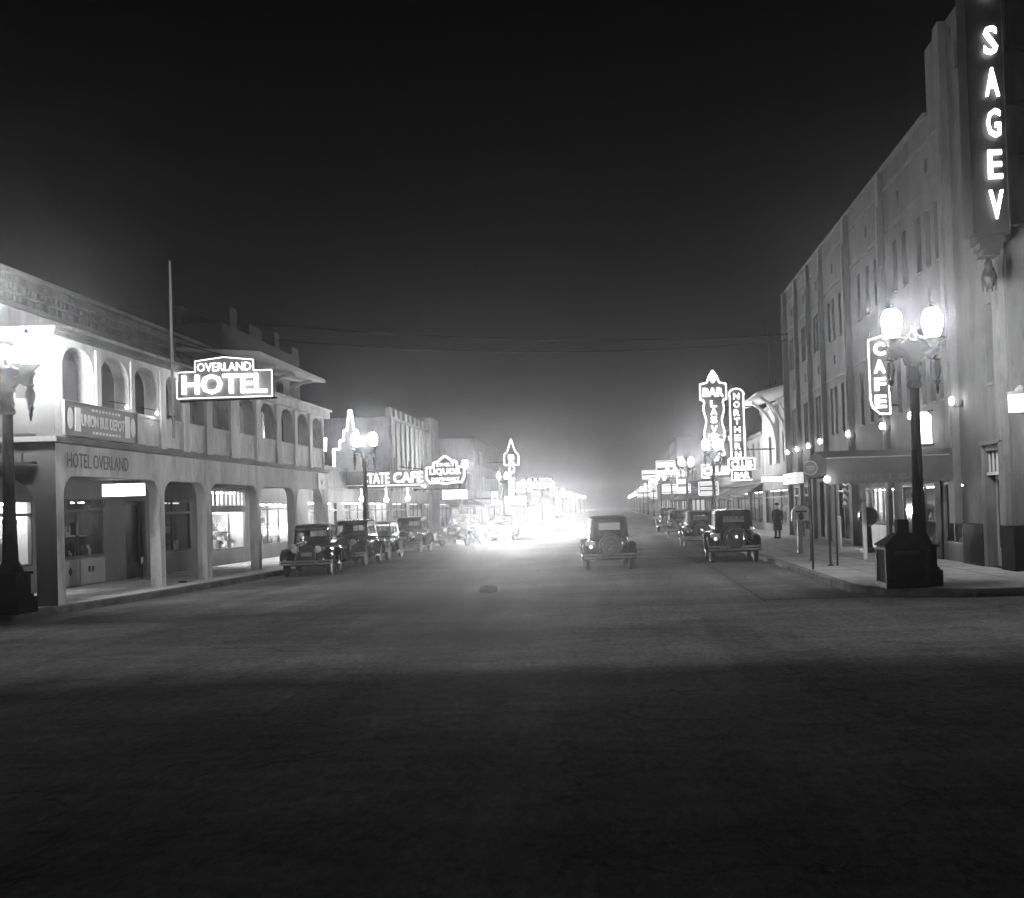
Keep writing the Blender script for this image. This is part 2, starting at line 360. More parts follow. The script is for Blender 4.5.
# ------------------------------------------------------------------ windows and shop fronts
def small_window(parent, fn, s0, s1, z0, z1, depth=.16, lit=False, sill=True, bars=1):
    w = MB(); t = .05
    fbox(w, fn, s0, s1, z0, z0 + t, depth - .06, depth); fbox(w, fn, s0, s1, z1 - t, z1, depth - .06, depth)
    fbox(w, fn, s0, s0 + t, z0 + t, z1 - t, depth - .06, depth); fbox(w, fn, s1 - t, s1, z0 + t, z1 - t, depth - .06, depth)
    for k in range(bars):
        zc = z0 + (z1 - z0) * (k + 1) / (bars + 1); fbox(w, fn, s0 + t, s1 - t, zc - .02, zc + .02, depth - .05, depth - .01)
    o = w.build('window', FRAME, parent)
    p = MB(); p.add([fn(s0, z0, depth - .02), fn(s1, z0, depth - .02), fn(s1, z1, depth - .02), fn(s0, z1, depth - .02)], [(0, 1, 2, 3)])
    p.build('pane', E_PANE if lit else DWIN, o)
    if sill:
        q = MB(); fbox(q, fn, s0 - .05, s1 + .05, z0 - .07, z0 - .003, -.05, depth - .07); q.build('sill', TAN2, o)
    return o
def display(parent, fn, s0, s1, z0, z1, depth=1.4, seed=0, level=1.0, mull=2, transom=None, shelves=3, inner=PALE):
    """a lit show window: a small room behind glass with goods on shelves and a ceiling lamp"""
    rr = random.Random(seed); d0 = .12
    f = MB(); t = .06
    for a, b in ((s0, s0 + t), (s1 - t, s1)): fbox(f, fn, a, b, z0, z1, .0, .1)
    fbox(f, fn, s0 + t, s1 - t, z0, z0 + t, .0, .1); fbox(f, fn, s0 + t, s1 - t, z1 - t, z1, .0, .1)
    for k in range(1, mull):
        c = s0 + (s1 - s0) * k / mull; fbox(f, fn, c - .025, c + .025, z0 + t, z1 - t, .01, .08)
    if transom: fbox(f, fn, s0 + t, s1 - t, transom - .04, transom + .04, .012, .078)
    win = f.build('show_window', FRAME, parent)
    g = MB(); g.add([fn(s0, z0, .05), fn(s1, z0, .05), fn(s1, z1, .05), fn(s0, z1, .05)], [(0, 1, 2, 3)]); g.build('glass', GLASS, win)
    r = MB(); A = lambda s, z, d: fn(s, z, d)
    for q in (((s0, z0, d0), (s1, z0, d0), (s1, z0, depth), (s0, z0, depth)), ((s0, z1, d0), (s1, z1, d0), (s1, z1, depth), (s0, z1, depth)),
              ((s0, z0, d0), (s0, z1, d0), (s0, z1, depth), (s0, z0, depth)), ((s1, z0, d0), (s1, z1, d0), (s1, z1, depth), (s1, z0, depth)),
              ((s0, z0, depth), (s1, z0, depth), (s1, z1, depth), (s0, z1, depth))):
        r.add([fn(*p) for p in q], [(0, 1, 2, 3)])
    r.build('display_lining', inner, win)
    gs = [MB(), MB(), MB(), MB()]
    for k in range(shelves):
        zb = z0 + .02 + (z1 - z0 - .5) * k / max(shelves, 1) ; dd = depth * (.35 + .45 * k / max(shelves, 1))
        if k: fbox(gs[2], fn, s0 + .02, s1 - .02, zb - .03, zb - .003, dd - .12, dd + .2)
        s = s0 + .12
        while s < s1 - .25:
            w = rr.uniform(.1, .32); h = rr.uniform(.12, .42); k2 = rr.randrange(4)
            if rr.random() < .8:
                if rr.random() < .5: fbox(gs[k2], fn, s, s + w, zb, zb + h, dd - .06, dd + .12)
                else:
                    c = fn(s + w / 2, zb, dd); gs[k2].lathe([(.01, 0), (w * .45, .01), (w * .5, h * .5), (w * .2, h * .8), (w * .22, h)], 8, Matrix.Translation(c))
            s += w + rr.uniform(.03, .15)
    for k, q in enumerate(gs):
        if q.v: q.build('goods', GOODS[k], win)
    lm = MB(); n = max(1, int((s1 - s0) / 1.0))
    for k in range(n):
        c = s0 + (s1 - s0) * (k + .5) / n; fbox(lm, fn, c - .22, c + .22, z1 - .12, z1 - .08, .3, .5)
    lm.build('ceiling_lamp', emit('lit_interior_lamp_%d' % int(level * 10), 14.0 * level), win)
    return win
def door(parent, fn, s0, s1, z0, z1, depth=.25, m=FRAME, glass=DWIN, lit=False):
    d = MB(); fbox(d, fn, s0, s0 + .1, z0, z1, depth - .05, depth); fbox(d, fn, s1 - .1, s1, z0, z1, depth - .05, depth)
    fbox(d, fn, s0 + .1, s1 - .1, z0, z0 + .5, depth - .05, depth); fbox(d, fn, s0 + .1, s1 - .1, z1 - .12, z1, depth - .05, depth)
    o = d.build('door', m, parent); p = MB(); fbox(p, fn, s0 + .1, s1 - .1, z0 + .5, z1 - .12, depth - .03, depth - .02); p.build('glass', E_PANE if lit else glass, o)
    h = MB(); fbox(h, fn, s0 + .12, s0 + .16, z0 + .9, z0 + 1.15, depth - .1, depth - .052); h.build('handle', CHROME, o); return o

# ------------------------------------------------------------------ the hotel with the arcade, left
HX = -12.86
hotel = thing('arcade_hotel', 'two storey pale stucco hotel with arcaded sidewalk and arched upper balcony', 'hotel', (HX, 23.3, .15))
fE = fx(HX, -1); fS = fy(22.98); AZ = 3.17
gops = [(23.3, 28.2), (28.5, 31.4), (31.75, 35.9), (36.2, 40.0), (40.3, 43.8)]
m = MB(); wall(m, fE, 22.98, 44.2, .15, 4.05, [(a, b, .1, AZ) for a, b in gops], .3)
for a, b in gops: spandrels(m, fE, a, b, AZ, .55, .3, .5)
# piers are solid: back faces and inner sides
prev = 22.98
for a, b in gops + [(44.2, 44.2)]:
    fbox(m, fE, prev + .003, a - .003, .15, AZ, .28, .3); prev = b
m.add([fE(22.98, AZ, .3), fE(44.2, AZ, .3), fE(44.2, 4.05, .3), fE(22.98, 4.05, .3)], [(0, 1, 2, 3)])
sops = [(-18.2, HX - .48)]
ms = MB(); wall(ms, fS, -24, HX, .15, 4.05, [(a, b, .1, AZ) for a, b in sops], .5)
for a, b in sops: spandrels(ms, fS, a, b, AZ, .9, .5, .75)
m.box((HX - .5, 44.2, .15), (HX, 44.7, 4.05))
m.build('arcade_wall', STUCCO, hotel)
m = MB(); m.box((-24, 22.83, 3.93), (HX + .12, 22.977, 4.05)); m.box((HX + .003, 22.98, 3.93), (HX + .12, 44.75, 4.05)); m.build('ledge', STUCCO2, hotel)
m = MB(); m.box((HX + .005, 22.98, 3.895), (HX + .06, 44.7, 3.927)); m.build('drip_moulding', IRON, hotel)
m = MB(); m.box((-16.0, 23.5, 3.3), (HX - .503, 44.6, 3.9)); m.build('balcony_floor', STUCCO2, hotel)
# balcony storey
bays = [(23.35, 24.75), (25.1, 26.55), (26.85, 28.25), (28.7, 29.8), (30.3, 31.4), (32.0, 33.4), (34.3, 35.8), (36.4, 37.95), (38.6, 40.1), (40.6, 42.05), (42.6, 43.95)]
m = MB(); wall(m, fE, 22.98, 44.2, 4.053, 6.5, [(a, b, 4.95, 6.25) for a, b in bays], .4)
for a, b in bays: spandrels(m, fE, a, b, 6.25, (b - a) * .42, .4, .55)
m.add([fE(22.98, 4.05, .4), fE(44.2, 4.05, .4), fE(44.2, 4.95, .4), fE(22.98, 4.95, .4)], [(0, 1, 2, 3)])
wall(ms, fS, -24, HX, 4.053, 6.5, [(-22, HX - .55, 4.95, 6.3)], .4); ms.build('side_wall', mat('side_stucco_darkened_at_lamp', .06, .85, var=.35, scale=.8, bump=.25, bscale=40, streak=True), hotel)  # hotel stucco darkened in colour where the corner lamp would burn it out
m.build('balcony_wall', STUCCO, hotel)
m = MB()
for i, (a, b) in enumerate(bays):                      # raised pilaster strips, panel mouldings, scupper slots below
    e = bays[i + 1][0] if i + 1 < len(bays) else 44.2
    fbox(m, fE, b + .06, e - .06, 4.055, 6.3, -.05, -.002)
    if i > 1:
        fbox(m, fE, a - .02, b + .04, 4.86, 4.91, -.03, -.002)
pieces(m, 'balcony_pilaster', STUCCO, hotel)
m = MB()
for i, (a, b) in enumerate(bays):
    if i > 1:
        fbox(m, fE, a, a + (b - a) * .47, 4.07, 4.12, -.01, .02); fbox(m, fE, a + (b - a) * .53, b, 4.07, 4.12, -.01, .02)
fbox(m, fS, -15.6, -13.3, 4.07, 4.13, -.012, .02)
m.build('scupper_slots', IRON2, hotel)
fB = fx(-14.9, -1)
m = MB(); bw_ = [(24.0 + 2.05 * k, 24.0 + 2.05 * k + .9) for k in range(10)]
wall(m, fB, 23.7, 44.2, 4.0, 6.5, [(a, b, 4.1 if k % 3 == 1 else 4.7, 6.1) for k, (a, b) in enumerate(bw_)], .15)
m.build('balcony_back_wall', BRICK, hotel)
for k, (a, b) in enumerate(bw_):
    if k % 3 == 1: door(hotel, fB, a, b, 4.1, 6.1, .15)
    else: small_window(hotel, fB, a, b, 4.7, 6.1, .15)
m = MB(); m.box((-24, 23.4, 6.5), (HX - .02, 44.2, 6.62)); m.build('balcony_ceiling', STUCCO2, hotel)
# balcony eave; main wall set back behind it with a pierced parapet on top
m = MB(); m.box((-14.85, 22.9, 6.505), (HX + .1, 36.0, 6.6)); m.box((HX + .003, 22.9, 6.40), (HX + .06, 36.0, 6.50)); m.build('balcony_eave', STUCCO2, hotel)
PX = -14.9
m = MB(); m.box((-24, 23.2, 6.63), (PX, 39.4, 7.55)); m.build('main_wall_frieze', STUCCO, hotel)
m = MB()
for z in (7.555, 7.82, 8.07): m.box((PX - .16, 23.2, z), (PX, 39.4, z + .07))
m.box((PX - .2, 23.2, 8.30), (PX + .1, 39.4, 8.42)); m.box((PX + .003, 23.2, 7.46), (PX + .06, 39.4, 7.54))
y = 23.3
while y < 39.3:
    m.box((PX - .14, y, 7.63), (PX - .03, y + .087, 7.815)); m.box((PX - .14, y, 7.895), (PX - .03, y + .087, 8.065)); m.box((PX - .13, y, 8.145), (PX - .04, y + .15, 8.295)); y += .197
m.build('pierced_parapet', STUCCO2, hotel)
m = MB(); m.box((-24, 23.3, 7.56), (PX - .6, 39.4, 7.65)); m.box((PX - .62, 23.2, 7.655), (PX - .55, 39.4, 8.25)); m.build('roof', DARKROOF, hotel)
m = MB(); wall(m, fy(25.7), -24, -14.95, 4.05, 6.5, [(-17, -16, 4.7, 6.1)], .15); m.build('side_balcony_wall', mat('side_wall_darkened_at_lamp', .04, .9, var=.3), hotel); small_window(hotel, fy(25.7), -17, -16, 4.7, 6.1, .15)  # back wall colour lowered to offset the left lamp's glare
# far half: ledge over the arches, wall set back, bracketed eave
m = MB(); m.box((-15, 36.05, 6.63), (HX + .3, 44.7, 6.7)); m.box((HX + .003, 36.05, 6.33), (HX + .2, 44.6, 6.625)); m.build('upper_ledge', STUCCO, hotel)
m = MB(); wall(m, fx(HX - .5, -1), 36.0, 41.4, 6.705, 8.0, [(37.6, 38.4, 6.9, 7.4), (39.7, 40.5, 6.9, 7.4)], .2); m.box((-14.8, 36.003, 6.71), (HX - .503, 36.1, 7.9)); m.box((-22, 41.3, 6.71), (HX - .75, 41.4, 7.9))
m.build('attic_wall', STUCCO2, hotel)
for a in (37.6, 39.7): small_window(hotel, fx(HX - .5, -1), a, a + .8, 6.9, 7.4, .2)
m = MB(); m.prism([(-14.8, 7.78), (-11.95, 7.55), (-11.95, 7.68), (-14.8, 7.9)], 33.9, 41.6, lambda s, z, d: (s, d, z)); m.build('eave', PALE, hotel)
for y in (36.6, 38.8, 41.0):
    b = MB(); b.tube([(HX - .45, y, 6.72), (HX - .42, y, 7.0), (HX - .25, y, 7.32), (HX + .1, y, 7.5), (HX + .55, y, 7.56)], .075, 6); b.build('bracket', PALE, hotel)
m = MB(); m.box((-30, 37, 6.6), (-14.4, 46, 9.3)); m.box((-21, 37.2, 9.3), (-16.0, 42, 10.0)); m.box((-14.9, 38, 9.3), (-14.5, 38.7, 10.1)); m.box((-14.9, 40, 9.3), (-14.5, 41.4, 9.8)); m.box((-14.9, 43, 9.3), (-14.5, 43.6, 10.0)); m.box((-14.9, 45, 9.3), (-14.42, 46, 9.7))
m.build('rear_block', BLACKROOF, hotel)
# shops under the arcade
fI = fx(-16.0, -1)
iops = [(28.3, 31.2, 1.0, 2.75), (32.6, 34.0, .1, 2.7), (34.6, 37.6, .9, 2.75), (39.6, 43.2, .75, 2.35), (39.6, 43.2, 2.5, 3.2), (44.5, 49.0, .75, 2.7), (24.4, 27.4, .9, 2.7)]
m = MB(); wall(m, fI, 23.6, 52, .15, 3.6, iops, .1); m.build('shop_wall', mat('arcade_plaster', .24, .85, var=.2, scale=1.2, streak=True), hotel)
display(hotel, fI, 28.3, 31.2, 1.0, 2.75, 1.1, 11, .8, 2, 2.4, 2, STUCCO2)
door(hotel, fI, 32.6, 34.0, .15, 2.7)
display(hotel, fI, 34.6, 37.6, .9, 2.75, 1.2, 12, .1, 2, 2.3, 2, BRICK)
display(hotel, fI, 39.6, 43.2, .75, 2.35, 1.3, 13, 11.0, 2, None, 3)
display(hotel, fI, 39.6, 43.2, 2.5, 3.2, .8, 14, 8.0, 8, None, 0)
display(hotel, fI, 44.5, 49.0, .75, 2.7, 1.3, 15, 11.0, 3, 2.4, 3)
display(hotel, fI, 24.4, 27.4, .9, 2.7, 1.3, 16, 7.0, 2, 2.3, 2)
m = MB(); fbox(m, fI, 28.3, 29.7, .2, .95, -.03, -.003); fbox(m, fI, 29.78, 31.2, .2, .95, -.03, -.003); m.build('bulkhead_panel', PALE, hotel)
m = MB()
for s in (28.75, 29.2):
    m.prism([(s - .1, .62), (s, .76), (s + .1, .62), (s, .48)], -.045, -.032, fI)
fbox(m, fI, 30.2, 30.32, .55, .72, -.045, -.032); fbox(m, fI, 30.4, 30.52, .55, .72, -.045, -.032)
pieces(m, 'bulkhead_emblem', LETTERD, hotel)
m = MB(); k = 0
while 28.3 + k * .3 < 31.1:
    s = 28.3 + k * .3; m.tube([fI(s + .3 * j / 6, 2.72 - .24 * math.sin(math.pi * j / 6), -.02) for j in range(7)], .012, 4); k += 1
m.build('fringe', LETTERD, hotel)
text('HOTEL OVERLAND', 'painted_name', LETTERD, hotel, (HX + .007, 24.95, 3.53), .36, 2.95, 'east', .008, .0)
m = MB(); m.box((-20, 23.85, .2), (-19.9, 34, 3.3)); m.build('back_partition', STUCCO, hotel)
m = MB(); fbox(m, fS, -18, -13.25, 3.42, 3.47, -.25, -.05); fbox(m, fS, -18, -13.25, 3.68, 3.71, -.25, -.2)
for k in range(12): fbox(m, fS, -17.9 + k * .4, -17.87 + k * .4, 3.47, 3.68, -.24, -.21)
m.build('sign_frame', IRON, hotel)
m = MB(); fbox(m, fE, 23.55, 23.68, 1.75, 2.05, -.14, -.003); m.build('wall_box', IRON2, hotel)
m = MB(); m.box((HX - .3, 30.0, .15), (HX - .1, 30.1, .2)); m.tube([(HX + .06, 28.5, 1.3), (HX + .06, 28.5, 1.38)], .05, 8); m.build('pier_fitting', IRON2, hotel)

# union bus depot board on the parapet
t = thing('depot_signboard', 'grey UNION BUS DEPOT signboard on the hotel balcony parapet', 'sign', (HX + .09, 24.95, 4.12))
m = MB(); fbox(m, fE, 23.208, 26.666, 4.13, 4.87, -.12, -.056); m.build('board', mat('depot_board_enamel', .1, .5, var=.2, scale=3), t)
m = MB()
for a, b, c, d in ((23.172, 26.710, 4.09, 4.127), (23.172, 26.710, 4.873, 4.91), (23.172, 23.205, 4.13, 4.87), (26.669, 26.710, 4.13, 4.87)): fbox(m, fE, a, b, c, d, -.14, -.054)
m.build('frame', FRAME, t)
text('UNION BUS DEPOT', 'lettering', LETTERW, t, (HX + .125, 24.968, 4.5), .3, 2.1, 'east', .012, .025)
m = MB()
for a in (23.630, 26.050): fbox(m, fE, a, a + .25, 4.22, 4.78, -.13, -.122)
for k in range(9): fbox(m, fE, 24.422 + k * .16, 24.510 + k * .16, 4.75, 4.81, -.13, -.122); fbox(m, fE, 24.422 + k * .16, 24.510 + k * .16, 4.2, 4.26, -.13, -.122)
m.build('white_blocks', LETTERW, t)
for a in (23.419, 26.472):
    m = MB(); m.prism([(a + .13 * math.cos(R(30 * k)), 4.5 + .26 * math.sin(R(30 * k))) for k in range(12)], -.13, -.122, fE); m.build('shield_emblem', LETTERW, t)

# neon OVERLAND HOTEL sign, hung out over the kerb
t = thing('hotel_neon_sign', 'lit neon sign reading OVERLAND HOTEL hung off the balcony by a mast', 'neon sign', (HX + .3, 29.2, 5.4))
SY = 29.6
sx0, sx1 = -12.9, -10.08
P = [(sx0, 5.62), (sx1, 5.62), (sx1, 6.4), (-10.62, 6.4), (-10.62, 6.72), (-11.5, 6.82), (-12.35, 6.72), (-12.35, 6.4), (sx0, 6.4)]
m = MB(); m.prism(P, SY, SY + .22, lambda s, z, d: (s, d, z)); m.build('panel', mat('grey_sign_enamel', .08, .5, var=.25, scale=3), t)
m = MB(); pts = [(x * 1.0, SY - .03, z) for x, z in P]
for i in range(len(pts)): m.tube([pts[i], pts[(i + 1) % len(pts)]], .018, 5)
m.build('border_tube', E_NEONSOFT, t)
text('OVERLAND', 'small_letters', E_NEONSOFT, t, (-11.48, SY - .05, 6.53), .25, 1.6, 'front', .04, .0)
text('HOTEL', 'large_letters', emit('neon_tube_bright', 7.0), t, (-11.48, SY - .06, 6.02), .58, 2.5, 'front', .06, .016)
m = MB(); m.tube([(HX, SY + .1, 5.55), (sx1 + .1, SY + .1, 5.58)], .035, 6); m.tube([(HX - .1, SY + .1, 7.3), (-11.2, SY + .1, 6.8)], .02, 5); m.tube([(HX, SY + .1, 6.35), (sx0 - .02, SY + .1, 6.35)], .03, 5); m.build('hanger', IRON, t)
FPX = HX + .13
t = thing('flagpole', 'thin bare pole rising above the hotel parapet beside the neon sign', 'pole', (FPX, 28.9, 4.4))
m = MB(); m.tube([(FPX, 28.9, 4.4), (FPX, 28.9, 7), (FPX, 28.9, 9.55)], [.05, .045, .03], 8); m.build('pole', WOOD, t)
m = MB(); m.box((HX, 28.86, 5.0), (FPX + .05, 28.94, 5.06)); m.box((HX, 28.86, 6.55), (FPX + .05, 28.94, 6.6)); m.lathe([(.0, 0), (.06, .03), (.0, .09)], 8, Matrix.Translation((FPX, 28.9, 9.53))); m.build('bracket', IRON, t)
for k, (yy, wy) in enumerate(((26.1, 25.0), (27.8, 26.8))):
    t = thing('gooseneck_lamp', ('small bare lamp on a thin arm, nearer the corner of the balcony', 'small bare lamp on a thin arm, below the third balcony arch')[k], 'lamp', (HX, yy, 5.0), group='balcony lamps')
    m = MB(); m.tube([(HX, yy - .6, 5.12), (HX + .15, yy - .1, 5.1), (HX + .16, yy, 5.07)], .012, 5); m.build('arm', IRON, t)
    m = MB(); m.lathe([(.005, -.05), (.04, -.02), (.035, .02), (.01, .05)], 8, Matrix.Translation((HX + .16, yy, 5.02))); m.build('bulb', E_BULB, t)
t = thing('hanging_box_sign', 'blank white lit box sign hung in the first hotel arch', 'sign', (-14.8, 30.0, 2.7))
m = MB(); m.box((-15.4, 30, 2.8), (-14.18, 30.15, 3.17)); m.build('lit_box', emit('lit_sign_box_glass', 3.5), t)
m = MB(); m.tube([(-15.1, 30.07, 3.17), (-15.1, 30.07, 3.3)], .012, 4); m.tube([(-14.5, 30.07, 3.17), (-14.5, 30.07, 3.3)], .012, 4); m.build('hanger', IRON, t)
t = thing('wall_shield_sign', 'pale board with a dark bird emblem on the last hotel pier', 'sign', (HX, 43.5, 2.9))
m = MB(); fbox(m, fE, 43.15, 44.1, 3.2, 3.85, -.06, -.004); m.build('board', WHITE, t)
m = MB(); m.prism([(43.35, 3.6), (43.6, 3.48), (43.9, 3.66), (43.72, 3.42), (43.6, 3.36), (43.5, 3.44)], -.075, -.062, fE); m.build('emblem', LETTERD, t)

# ------------------------------------------------------------------ the big hotel, right
TX = 9.8
fW = fx(TX, 1); Z0, ZR = 3.5, 13.6
big = thing('corner_hotel', 'tall buff hotel with pilasters and rows of narrow dark windows', 'hotel', (TX, 24.6, .15))
pil = [24.75, 28.3, 35.4, 40.6, 45.8, 48.9, 52.2, 55.4]
groups = [[25.9], [29.6, 30.5, 31.4, 33.0, 34.1], [36.6, 37.8, 39.2], [41.6, 42.5, 43.8, 44.7], [46.6, 47.3, 48.0], [49.9, 50.5, 51.1], [53.1, 53.8, 54.5]]
ops = []; wins = []
for i, g in enumerate(groups):
    for c in g:
        ops.append((c - .24, c + .24, 9.1, 10.85)); wins.append(ops[-1]); ops.append((c - .24, c + .24, 4.95, 7.0)); wins.append(ops[-1])
    c = g[len(g) // 2]
    vents_ = [(c - .16, c + .16, 12.0, 12.4), (c - .16, c + .16, 8.0, 8.4)] if len(g) < 5 else [(30.35, 30.65, 12.0, 12.4), (33.4, 33.7, 12.0, 12.4), (30.35, 30.65, 8, 8.4)]
    ops += vents_; wins += [v + ('v',) for v in vents_]
gf = [(25.35, 26.5, .15, 3.2), (28.15, 30.0, .65, 2.45), (30.6, 34.2, .5, 2.45), (35.2, 39.2, 1.1, 2.45), (41.0, 44.0, .3, 2.8), (46, 48, .3, 2.9), (49.5, 52, .5, 2.8), (53, 55, .4, 2.8)]
m = MB(); wall(m, fW, 24.6, 55.6, .15, ZR, [o[:4] for o in ops] + gf, .34)
fF = fy(24.6); fops = [(9.62, 10.0, 13.0, 14.3), (10.9, 11.5, 9.1, 10.9), (12.4, 13.0, 9.1, 10.9), (10.9, 11.5, 5.0, 7.0), (12.4, 13.0, 5, 7.0), (10.7, 13.5, .15, 3.0)]
wall(m, fF, TX, 24, .15, 15.6, fops, .22)
wall(m, fx(TX, 1), 24.6, 30.2, ZR, 15.6, [(27.3, 27.65, 13.9, 14.7), (28.5, 28.8, 13.9, 14.7), (27.9, 28.05, 15.0, 15.3)], .2)
m.add([(TX, 55.6, .15), (24, 55.6, .15), (24, 55.6, ZR), (TX, 55.6, ZR)], [(0, 1, 2, 3)])
m.add([(TX, 30.2, ZR), (24, 30.2, ZR), (24, 30.2, 15.6), (TX, 30.2, 15.6)], [(0, 1, 2, 3)])
m.build('wall', TAN, big)
m = MB(); m.box((TX + .4, 30.2, ZR - .7), (24, 55.6, ZR - .5)); m.box((TX + .2, 24.8, 15.2), (24, 30.0, 15.4)); m.box((TX + 2.2, 27, .2), (23, 55, 12.8)); m.build('roof', DARKROOF, big)
m = MB()
for i, y in enumerate(pil):
    w = .38 if i not in (1, 3) else .5
    fbox(m, fW, y, y + w, .15 if i > 1 else 1.27, ZR - .003 if i > 1 else 15.59, -.22 if i in (1, 3, 7) else -.16, -.003)
    fbox(m, fW, y + .08, y + w - .08, 3.4, 12.4, -.27 if i in (1, 3, 7) else -.21, -.223 if i in (1, 3, 7) else -.163)
m.build('pilasters', TAN2, big)
m = MB(); fbox(m, fW, 30.2, 55.62, ZR, ZR + .12, -.12, .3)
for i in range(1, len(pil) - 1):
    a, b = pil[i] + .55, pil[i + 1] - .05
    if b - a > 1.2: fbox(m, fW, a + .15, b - .1, 11.35, 11.47, -.05, -.003); fbox(m, fW, a + .15, b - .1, 12.85, 12.95, -.06, -.003); fbox(m, fW, a + .15, b - .1, 7.35, 7.45, -.05, -.003)
m.build('string_courses', TAN2, big)
for w in wins:
    if len(w) == 5:
        q = MB(); fbox(q, fW, w[0], w[1], w[2], w[3], .25, .27)
        for k in range(3): fbox(q, fW, w[0], w[1], w[2] + .08 + .11 * k, w[2] + .12 + .11 * k, .05, .14)
        q.build('vent', IRON2, big)
    else: small_window(big, fW, w[0], w[1], w[2], w[3], .32, bars=2)
for a, b in ((27.3, 27.65), (28.5, 28.8)): small_window(big, fW, a, b, 13.9, 14.7, .18, sill=False)
for o in fops[:5]: small_window(big, fF, *o, .2)
m = MB(); fbox(m, fW, 24.6, 25.3, .15, 1.27, -.1, -.003); fbox(m, fW, 26.55, 28.08, .15, 1.27, -.1, -.003); m.box((TX - .1, 24.45, .15), (10.65, 24.597, 1.27)); m.box((13.55, 24.45, .15), (24, 24.597, 1.27))
fbox(m, fW, 30.02, 30.55, .15, 2.6, -.06, -.003)
pieces(m, 'black_plinth', TILE, big)
door(big, fW, 25.4, 26.45, .16, 2.55, .3, WOOD, DWIN)
tr = MB(); fbox(tr, fW, 25.35, 26.5, 2.56, 2.64, .05, .3)
for k in range(5): fbox(tr, fW, 25.4 + k * .26, 25.43 + k * .26, 2.64, 3.18, .1, .14)
tr.build('transom', PALE, big)
m = MB(); fbox(m, fW, 25.2, 25.345, .15, 3.35, -.08, .0); fbox(m, fW, 26.505, 26.54, .15, 3.35, -.08, .0); fbox(m, fW, 25.2, 26.54, 3.353, 3.45, -.12, -.003); m.build('door_surround', TAN2, big)
m = MB(); m.box((10.7, 24.85, .15), (13.5, 24.9, 3.0)); m.build('entrance_screen', DWIN, big)
display(big, fW, 28.15, 30.0, .65, 2.45, 1.2, 21, 3., 2, None, 2, TAN)
display(big, fW, 30.6, 34.2, .5, 2.45, 1.4, 22, 1.2, 3, None, 2, BRICK)
display(big, fW, 35.2, 39.2, 1.1, 2.45, 1.3, 23, 4.5, 5, None, 1)
display(big, fW, 41.0, 44.0, .3, 2.8, 1.3, 24, .12, 3, 2.4, 2, BRICK)
door(big, fW, 46, 48, .3, 2.9, .2)
display(big, fW, 49.5, 52, .5, 2.8, 1.3, 25, 1.6, 3, 2.3, 2)
display(big, fW, 53, 55, .4, 2.8, 1.3, 26, 5, 2, 2.3, 2)
m = MB(); fbox(m, fW, 35.1, 39.3, .2, 1.05, -.06, -.004)
m.build('white_bulkhead', WHITE, big)
for s, z in ((24.98, 3.9), (24.98, 4.6)):
    m = MB()
    for k in range(4): fbox(m, fW, s, s + .14, z + k * .12, z + k * .12 + .06, -.02, -.003)
    m.build('wall_vent', LETTERW, big)

lamp0 = None
for k, (y, z) in enumerate(((28.0, 4.62), (32.0, 4.56), (35.4, 4.5), (40.6, 4.6), (46.2, 4.66), (49.0, 4.62), (52.0, 4.62), (54.9, 4.62))):
    lab = 'bare bulb wall lamp on the buff hotel, ' + ('nearest the corner pilaster', 'just right of the lit box sign', 'right below the CAFE neon sign', 'first one left of the CAFE sign', 'fourth from the far left end', 'third from the far left end', 'second from the far left end', 'farthest left at the end of the wall')[k]
    if lamp0 is None:
        lamp0 = thing('wall_lamp', lab, 'wall lamp', (TX, y, z), group='bulbs along the hotel wall')
        m = MB(); m.box((-.05, -.06, -.1), (-.003, .06, .1)); m.tube([(-.04, 0, -.05), (-.2, 0, -.09), (-.3, 0, -.02)], .018, 5); m.build('bracket', IRON, lamp0, world=False)
        m = MB(); m.lathe([(.01, -.02), (.05, .0), (.075, .08), (.06, .16), (.01, .2)], 10, Matrix.Translation((-.3, 0, 0))); m.build('bulb', E_BULB, lamp0, world=False, smooth=True)
    else: place(lamp0, lab, (TX, y, z), 0)

# SAGEV vertical sign at the corner
t = thing('vertical_hotel_sign', 'tall vertical neon sign reading SAGEV on the corner of the buff hotel', 'neon sign', (9.14, 24.0, 8.2))
PANEL2 = mat('dull_sign_enamel', .016, .5, var=.25, scale=3)
m = MB(); m.box((8.72, 23.7, 8.27), (9.55, 24.25, 18)); m.build('cabinet', PANEL2, t)
m = MB()
for w, a, b in ((.35, 8.06, 8.267), (.27, 7.9, 8.057), (.2, 7.76, 7.897)): m.box((9.14 - w, 23.75, a), (9.14 + w, 24.2, b))
m.lathe([(.05, 7.76), (.1, 7.6), (.09, 7.54), (.15, 7.42), (.2, 7.25), (.16, 7.1), (.03, 7.0)], 10, Matrix.Translation((9.14, 23.97, 0)))
for k in range(8): m.tube([(9.14 + .17 * math.cos(k * .785), 23.97 + .17 * math.sin(k * .785), 7.3), (9.14 + .15 * math.cos(k * .785), 23.97 + .15 * math.sin(k * .785), 6.95)], .022, 4)
m.build('stepped_tail', IRON, t)
for ch, z in zip('SALSAGEV', (16.3, 15.3, 14.3, 12.86, 11.86, 10.88, 9.89, 8.93)): text(ch, 'letter', emit('neon_tube_bright', 7.0), t, (9.25, 23.62, z), .68, .33, 'front', .05, .012)
m = MB(); m.box((8.68, 23.66, 8.27), (8.717, 24.28, 18)); m.box((9.553, 23.66, 8.27), (9.59, 24.28, 18)); m.build('edge_trim', IRON2, t)
m = MB()
for z in (8.5, 10.2, 11.5, 12.9, 14.3): m.tube([(9.57, 24.2, z), (10.7, 24.6, z + .35)], .03, 5); m.tube([(9.57, 24.2, z + .2), (11, 24.6, z - .1)], .02, 5)
